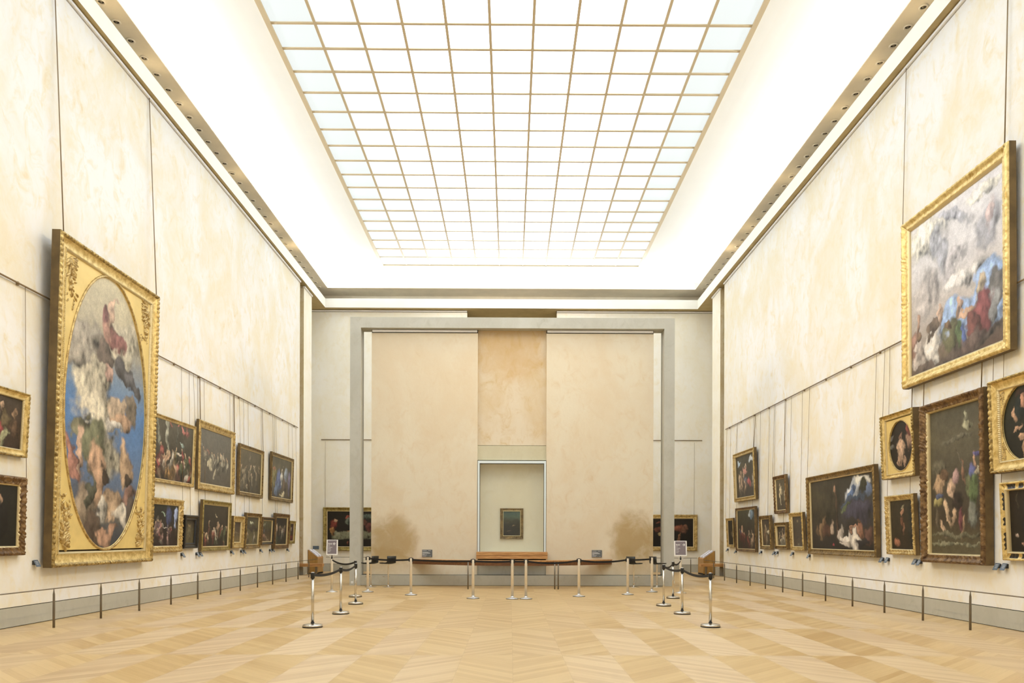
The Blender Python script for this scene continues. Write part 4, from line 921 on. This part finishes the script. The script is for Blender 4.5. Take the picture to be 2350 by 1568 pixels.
bar = empty('curved_bar', (.05, 24.3, 0), label='long curved wooden bar on thin legs before the display wall', cat='bar')
zt0, zb0 = .90, .735
arc = []
for k in range(49):
    t_ = -1+2*k/48; arc.append((t_*3.42, 26.02-24.3-1.68*(1-t_*t_)**.9*1.0 if abs(t_) < 1 else 26.02-24.3))
def band(z0, z1, in0, in1, mat, name, bev=0):
    m = MB(); vs = []
    for k, (x, y) in enumerate(arc):
        a = Vector(arc[max(k-1, 0)]); b2 = Vector(arc[min(k+1, 48)]); t2 = (b2-a).normalized(); nr = Vector((-t2.y, t2.x))
        for off, z in ((in0, z0), (in1, z0), (in1, z1), (in0, z1)):
            q_ = (x+nr.x*off, min(y+nr.y*off, ys-24.3-.005), z); vs.append(q_)
    fs = [(0, 1, 2, 3), (48*4+3, 48*4+2, 48*4+1, 48*4)]
    for k in range(48):
        for q_ in range(4): fs.append((k*4+q_, k*4+4+q_, k*4+4+(q_+1) % 4, k*4+(q_+1) % 4))
    m.add(vs, fs); return m.build(name, mat, bar)
band(zt0-.035, zt0, -.02, .42, M['wood'], 'top')
band(zb0, zt0-.035, 0, .035, M['wooddark'], 'apron')
for px_ in (1074, 1273, 1281):
    p = P(px_, 1353, 2, 0); l = MB(); l.tube([(p[0]-.05, p[1]-24.3, 0), (p[0]-.05, p[1]-24.3, zt0-.03)], .022, 10); l.build('leg', M['steel_dark'], bar)

# ------------------------------------------------------------------ bar stools
def stool(loc, rz, label, src=[None]):
    if src[0] is None:
        r = empty('bar_stool', loc, rz, label, 'stool', 'black stools before the display wall')
        MB().lathe([(.20, 0), (.20, .006), (.17, .012), (.04, .028), (.03, .05), (.027, .13), (.03, .135)], n=32).build('base', M['chrome'], r)
        MB().lathe([(.021, .03), (.021, .42), (.026, .425), (.026, .74), (.05, .76)], n=16).build('pole', M['satin'], r)
        m = MB(); pts = [(0, 0, .33), (0, -.10, .335)]
        m.tube([(.13*math.cos(a), -.10+.11*math.sin(a), .335) for a in np.linspace(-math.pi, 0, 14)], .008, 8); m.tube([(-.13, -.1, .335), (0, 0, .34), (.13, -.1, .335)], .008, 8); m.build('footrest', M['chrome'], r)
        # one-piece moulded shell, front is local -y
        prof = [(-.275, .775), (-.22, .768), (-.08, .775), (.08, .770), (.15, .782), (.18, .83), (.19, .92), (.195, 1.02)]
        vs = []; nu = 9
        for i_, (y_, z_) in enumerate(prof):
            wd_ = .155 if i_ == 0 else (.185 if i_ < 5 else .175)
            for k in range(nu):
                t_ = -1+2*k/(nu-1); vs.append((t_*wd_, y_-(abs(t_)**2)*.02*(i_ > 4), z_+(abs(t_)**2)*.02*(i_ < 5)))
        fs = [(i_*nu+k, i_*nu+k+1, (i_+1)*nu+k+1, (i_+1)*nu+k) for i_ in range(len(prof)-1) for k in range(nu-1)]
        o = MB().add(vs, fs, 0, True).build('seat_shell', M['shelldark'], r)
        so = o.modifiers.new('thick', 'SOLIDIFY'); so.thickness = .03; so.offset = 0
        src[0] = r; return r
    r = src[0].copy(); C.objects.link(r); r.location = loc; r.rotation_euler = (0, 0, rz); r['label'] = label
    for ch in src[0].children:
        c = ch.copy(); c.parent = r; C.objects.link(c)
    return r
def st_loc(x, y): p = P(x, y, 2, 0); return (p[0], min(p[1], YS-.24), 0)
stool(st_loc(851, 1347.5), math.radians(-115), 'black shell bar stool half behind a stanchion next to the left pillar')
stool(st_loc(891, 1347.5), math.radians(-134), 'black shell bar stool standing free before the stained left half of the display wall')
stool(st_loc(1454.5, 1347.8), math.radians(134), 'black shell bar stool before the stained right half of the display wall')
stool(st_loc(1507.5, 1347.8), math.radians(118), 'black shell bar stool right before the right pillar')

# ------------------------------------------------------------------ stanchions
def fl(x, y): p = P(x, y, 2, 0); return Vector((p[0], p[1], 0))
POSTS = {}
def stanchion(key, x, y, kind, label):
    p = fl(x, y); r = empty('stanchion', p, label=label, cat='stanchion', group='belt stanchions')
    if kind == 1:
        MB().lathe([(.176, 0), (.18, .004), (.18, .016), (.172, .018)], n=40).build('rubber_foot', M['rubber'], r)
        MB().lathe([(.176, .017), (.178, .022), (.177, .042), (.165, .05), (.10, .062), (.045, .070), (.04, .072)], n=40).build('base', M['chrome'], r)
        MB().lathe([(.034, .07), (.034, .088), (.029, .094)], n=20).build('collar', M['black'], r)
        MB().lathe([(.0265, .09), (.0265, .90)], n=20).build('pole', M['chrome'], r)
        MB().lathe([(.032, .885), (.038, .892), (.038, .985), (.034, .992)], n=24).build('belt_head', M['black'], r)
        MB().lathe([(.034, .992), (.03, 1.0), (.012, 1.003)], n=20).build('cap', M['satinbase'], r)
        top = .95
    else:
        MB().lathe([(.17, 0), (.174, .004), (.172, .012)], n=36).build('rubber_foot', M['rubber'], r)
        MB().lathe([(.171, .012), (.168, .018), (.10, .036), (.055, .05), (.045, .06), (.043, .075)], n=36).build('base', M['satinbase'], r)
        MB().lathe([(.0375, .06), (.0375, 1.045), (.034, 1.055)], n=22).build('pole', M['satin'], r)
        MB().lathe([(.036, 1.045), (.041, 1.05), (.041, 1.058), (.03, 1.064)], n=22).build('cap', M['black'], r)
        m = MB(); m.box(.03, .065, -.02, .02, .95, 1.05); m.box(-.065, -.03, -.02, .02, .95, 1.05); m.build('belt_clip', M['black'], r)
        top = 1.0
    POSTS[key] = (p, top, r, kind)
    return r
def belt(a, b_, sag=.04, wd=.05):
    pa, za, ra, ka = POSTS[a]; pb, zb_, rb, kb = POSTS[b_]
    d = (pb-pa); d.z = 0; L = d.length; d.normalize()
    A = pa+d*(.036 if ka == 1 else .05); B = pb-d*(.036 if kb == 1 else .05)
    m = MB(); vs = []; n_ = 24; nr = Vector((-d.y, d.x, 0))*.0012
    for k in range(n_+1):
        t_ = k/n_; c = A.lerp(B, t_); z = za+(zb_-za)*t_-4*sag*t_*(1-t_)
        for (o_, h_) in ((-1, -wd/2), (1, -wd/2), (1, wd/2), (-1, wd/2)): q_ = c+nr*o_; vs.append((q_.x-pa.x, q_.y-pa.y, z+h_))
    fs = [(0, 1, 2, 3), (n_*4+3, n_*4+2, n_*4+1, n_*4)]
    for k in range(n_):
        for q_ in range(4): fs.append((k*4+q_, k*4+4+q_, k*4+4+(q_+1) % 4, k*4+(q_+1) % 4))
    m.add(vs, fs); m.build('belt', M['belt'], ra)
for key, x, y, k, t_ in (
    ('A', 717.3, 1440, 1, 'steel stanchion with black head, nearest one on the left'),
    ('B', 782, 1409.3, 1, 'steel stanchion with black head, second from the front on the left'),
    ('Cc', 816.3, 1387, 1, 'steel stanchion with black head, third from the front on the left'),
    ('D', 815.6, 1370.3, 1, 'steel stanchion mostly hidden behind the third one on the left'),
    ('Ff', 844, 1359, 2, 'cream satin stanchion next to the left pillar, before a black stool'),
    ('Gg', 943, 1366, 2, 'cream satin stanchion at the left end of the curved bar'),
    ('Hh', 1085.5, 1373.8, 2, 'cream satin stanchion before the left half of the curved bar'),
    ('I', 1175.6, 1375, 2, 'cream satin stanchion at the middle, left one of the touching pair'),
    ('J', 1206.8, 1375, 2, 'cream satin stanchion at the middle, right one of the touching pair'),
    ('K', 1328.5, 1369.3, 2, 'cream satin stanchion before the right half of the curved bar'),
    ('L', 1440.5, 1365, 2, 'cream satin stanchion beside the stool before the right stain'),
    ('M', 1496, 1359, 2, 'cream satin stanchion close to the left of the right pillar'),
    ('Nn', 1523, 1391, 1, 'steel stanchion with black head, third from the front on the right'),
    ('O', 1544.5, 1373.6, 1, 'steel stanchion with black head, fourth from the front on the right'),
    ('Q', 1565.5, 1409.7, 1, 'steel stanchion with black head, second from the front on the right'),
    ('R', 1630.3, 1439.5, 1, 'steel stanchion with black head, nearest one on the right')):
    stanchion(key, x, y, k, t_)

# ------------------------------------------------------------------ sign stands
def text(s, size, x, z, parent, bold=0):
    cu = bpy.data.curves.new('txt', 'FONT'); cu.body = s; cu.size = size; cu.extrude = .0008; cu.offset = bold
    o = bpy.data.objects.new('txt', cu); C.objects.link(o)
    me = bpy.data.meshes.new_from_object(o); bpy.data.objects.remove(o)
    me.materials.clear(); me.materials.append(M['signwhite'])
    t_ = bpy.data.objects.new('lettering', me); C.objects.link(t_); t_.parent = parent
    t_.location = (x, -.0165, z); t_.rotation_euler = (math.pi/2, 0, 0); return t_
def sign(key, x, y, yaw, arrow, label, wpx=.335, tilt=math.radians(8)):
    p = fl(x, y); r = empty('sign_stand', p, yaw, label, 'sign')
    MB().lathe([(.17, 0), (.172, .012), (.10, .034), (.05, .05), (.04, .07)], n=36).build('base', M['satinbase'], r)
    MB().lathe([(.036, .06), (.036, .97), (.03, .985)], n=22).build('pole', M['satin'], r)
    MB().lathe([(.02, .98), (.026, 1.0), (.014, 1.06), (.01, 1.10)], n=14).build('clamp', M['black'], r)
    w_, h_ = wpx, .46
    m = MB(); m.tube([(0, 0, 1.0), (-w_/2+.01, 0, 1.125)], .007, 6); m.tube([(0, 0, 1.0), (w_/2-.01, 0, 1.125)], .007, 6); m.build('bracket', M['signwhite'], r)
    pa = MB(); pa.box(-w_/2, w_/2, -.012, .012, 0, h_); pan = pa.build('panel', M['signwhite'], r, bevel=.004)
    pan.location = (0, 0, 1.10); pan.rotation_euler = (-tilt, 0, 0)
    MB().box(-w_/2+.034, w_/2-.034, -.015, -.012, .036, h_-.018).build('panel_face', M['signgrey'], pan)
    tx = -w_/2+.052
    text('Sortie', .055, tx, h_-.14, pan, .0015)
    for k, s_ in enumerate(('Exit', 'Ausgang', 'Salida', 'Uscita', '出口')): text(s_, .036, tx, h_-.192-.044*k, pan)
    ax = w_/2-.095; az = h_-.122; q = arrow
    am = MB(); y0, y1 = -.0175, -.0155
    am.box(ax-.036, ax+.036, y0, y1, az-.007, az+.007)
    for sg_ in (1, -1):
        tipx = ax+q*.042
        vs = [(tipx, 0, az), (tipx-q*.018, 0, az), (tipx-q*.046, 0, az+sg_*.034), (tipx-q*.028, 0, az+sg_*.040)]
        vv_ = [(a, y0, c) for a, _, c in vs]+[(a, y1, c) for a, _, c in vs]
        am.add(vv_, [(0, 1, 2, 3), (7, 6, 5, 4), (0, 4, 5, 1), (1, 5, 6, 2), (2, 6, 7, 3), (3, 7, 4, 0)])
    am.build('arrow', M['signwhite'], pan)
    POSTS[key] = (p, .955, r, 1)
sign('E', 761.5, 1359, math.radians(4), -1, 'exit sign on a stand with a left arrow, before the supper painting')
sign('P', 1561.7, 1361.6, math.radians(-3), 1, 'exit sign on a stand with a right arrow, beside the right pillar', .375)
for a, b_, s_ in (('A', 'B', .05), ('B', 'Cc', .06), ('Cc', 'D', .05), ('D', 'E', .09), ('Ff', 'Gg', .03), ('Gg', 'Hh', .02), ('Hh', 'I', .015), ('I', 'J', .004), ('J', 'K', .06), ('K', 'L', .05),
                  ('L', 'M', .01), ('R', 'Q', .06), ('Q', 'Nn', .05), ('Nn', 'O', .07), ('O', 'P', .07)):
    belt(a, b_, s_)

# ------------------------------------------------------------------ benches and leaflet desks by the piers
def desk(s, x_in, nm):
    X = XL if s < 0 else XR
    xo = X-s*.015; y0, y1 = 33.62, 34.6; d = abs(x_in-xo)
    r = empty('leaflet_desk', ((xo+x_in)/2, (y0+y1)/2, 0), label='wooden leaflet desk with sloping top against the far %s pier' % nm, cat='desk')
    cx, cy = (xo+x_in)/2, (y0+y1)/2
    a, b_ = xo-cx, x_in-cx; zh, zl = 1.08, .74
    for yy in (y0-cy, y1-cy-.035):
        vs = [(a, yy, .06), (b_, yy, .06), (b_, yy, zl), (a, yy, zh)]; vs += [(q[0], q[1]+.035, q[2]) for q in vs]
        MB().add(vs, [(0, 1, 2, 3), (7, 6, 5, 4), (0, 4, 5, 1), (1, 5, 6, 2), (2, 6, 7, 3), (3, 7, 4, 0)]).build('side_panel', M['woodpanel'], r)
    sl_ = MB(); th = .03; ya, yb_ = y0-cy+.035, y1-cy-.035
    vs = [(a, ya, zh-.05), (b_, ya, zl-.05), (b_, yb_, zl-.05), (a, yb_, zh-.05)]; vs += [(q[0], q[1], q[2]+th) for q in vs]
    sl_.add(vs, [(0, 3, 2, 1), (4, 5, 6, 7), (0, 1, 5, 4), (1, 2, 6, 5), (2, 3, 7, 6), (3, 0, 4, 7)]); sl_.build('sloping_top', M['wood'], r)
    MB().box(*sorted((b_, b_-(b_-a)*.06)), ya, yb_, .08, zl-.05).build('front_panel', M['woodpanel'], r)
    MB().box(*sorted((a, b_)), y0-cy+.02, y1-cy-.02, 0, .06).build('plinth', M['shadow'], r)
    for k in range(5):
        t0 = .12+.165*k
        for yk_ in (0, 1):
            l_ = empty('leaflet_stack', (cx+a+(b_-a)*t0, cy-.25+.42*yk_, zh-.008+(zl-zh)*t0), 0, 'stack of white leaflets on the sloping desk by the far %s pier' % nm, 'leaflets', 'leaflets on the %s desk' % nm)
            vs = []; ex = (b_-a)*.13
            for (u_, w3) in ((0, 0), (ex, -.02)):
                for yy in (-.15, .15): vs += [(u_, yy, w3), (u_, yy, w3+.055)]
            MB().add([(v_[0], v_[1], v_[2]+.004-(.034 if v_[0] else 0)) for v_ in vs], [(0, 1, 3, 2), (4, 6, 7, 5), (0, 4, 5, 1), (2, 3, 7, 6), (1, 5, 7, 3), (0, 2, 6, 4)]).build('paper', M['paper'], l_)
desk(-1, P(729, 1300, 1, 33.62)[0], 'left'); desk(1, P(1614.5, 1300, 1, 33.62)[0], 'right')
for s, xi, nm in ((-1, 742, 'left'), (1, 1606.5, 'right')):
    Yb = 32.75; X = XL if s < 0 else XR
    xa = P(xi, 1300, 1, Yb)[0]; xb = X+s*.75; cx = (xa+xb)/2
    a, b_ = sorted((xa-cx, xb-cx))
    zt_ = P(xi, 1293.7, 1, Yb)[2]
    # the bench stands past the end of the side wall lining
    r = empty('bench', (cx, Yb+.1, 0), label='low thick wooden bench slab at the far end of the %s wall' % nm, cat='bench')
    MB().box(a, b_, -.30, .04, zt_-.13, zt_).build('seat', M['wood'], r, bevel=.01)
    MB().box(a, b_, -.303, -.29, zt_-.075, zt_-.068).build('joint', M['wooddark'], r)
    for q in (a+.25, b_-.3): MB().box(q-.03, q+.03, -.2, -.05, 0, zt_-.13).build('leg', M['steel_dark'], r)

# sockets on the pillars
for x, nm in ((808, 'left'), (1545.5, 'right')):
    p = P(x, 1337, 1, YS); r = empty('socket_plate', (p[0], YS, p[2]), label='small white socket plate low on the %s pillar' % nm, cat='socket')
    MB().box(-.035, .035, -.008, 0, -.035, .035).build('plate', M['signwhite'], r, bevel=.003)
    MB().lathe([(.018, 0), (.018, .002)], n=14).build('outlet', M['ink'], r).matrix_local = Matrix.Translation((0, -.008, 0)) @ Matrix.Rotation(math.pi/2, 4, 'X')
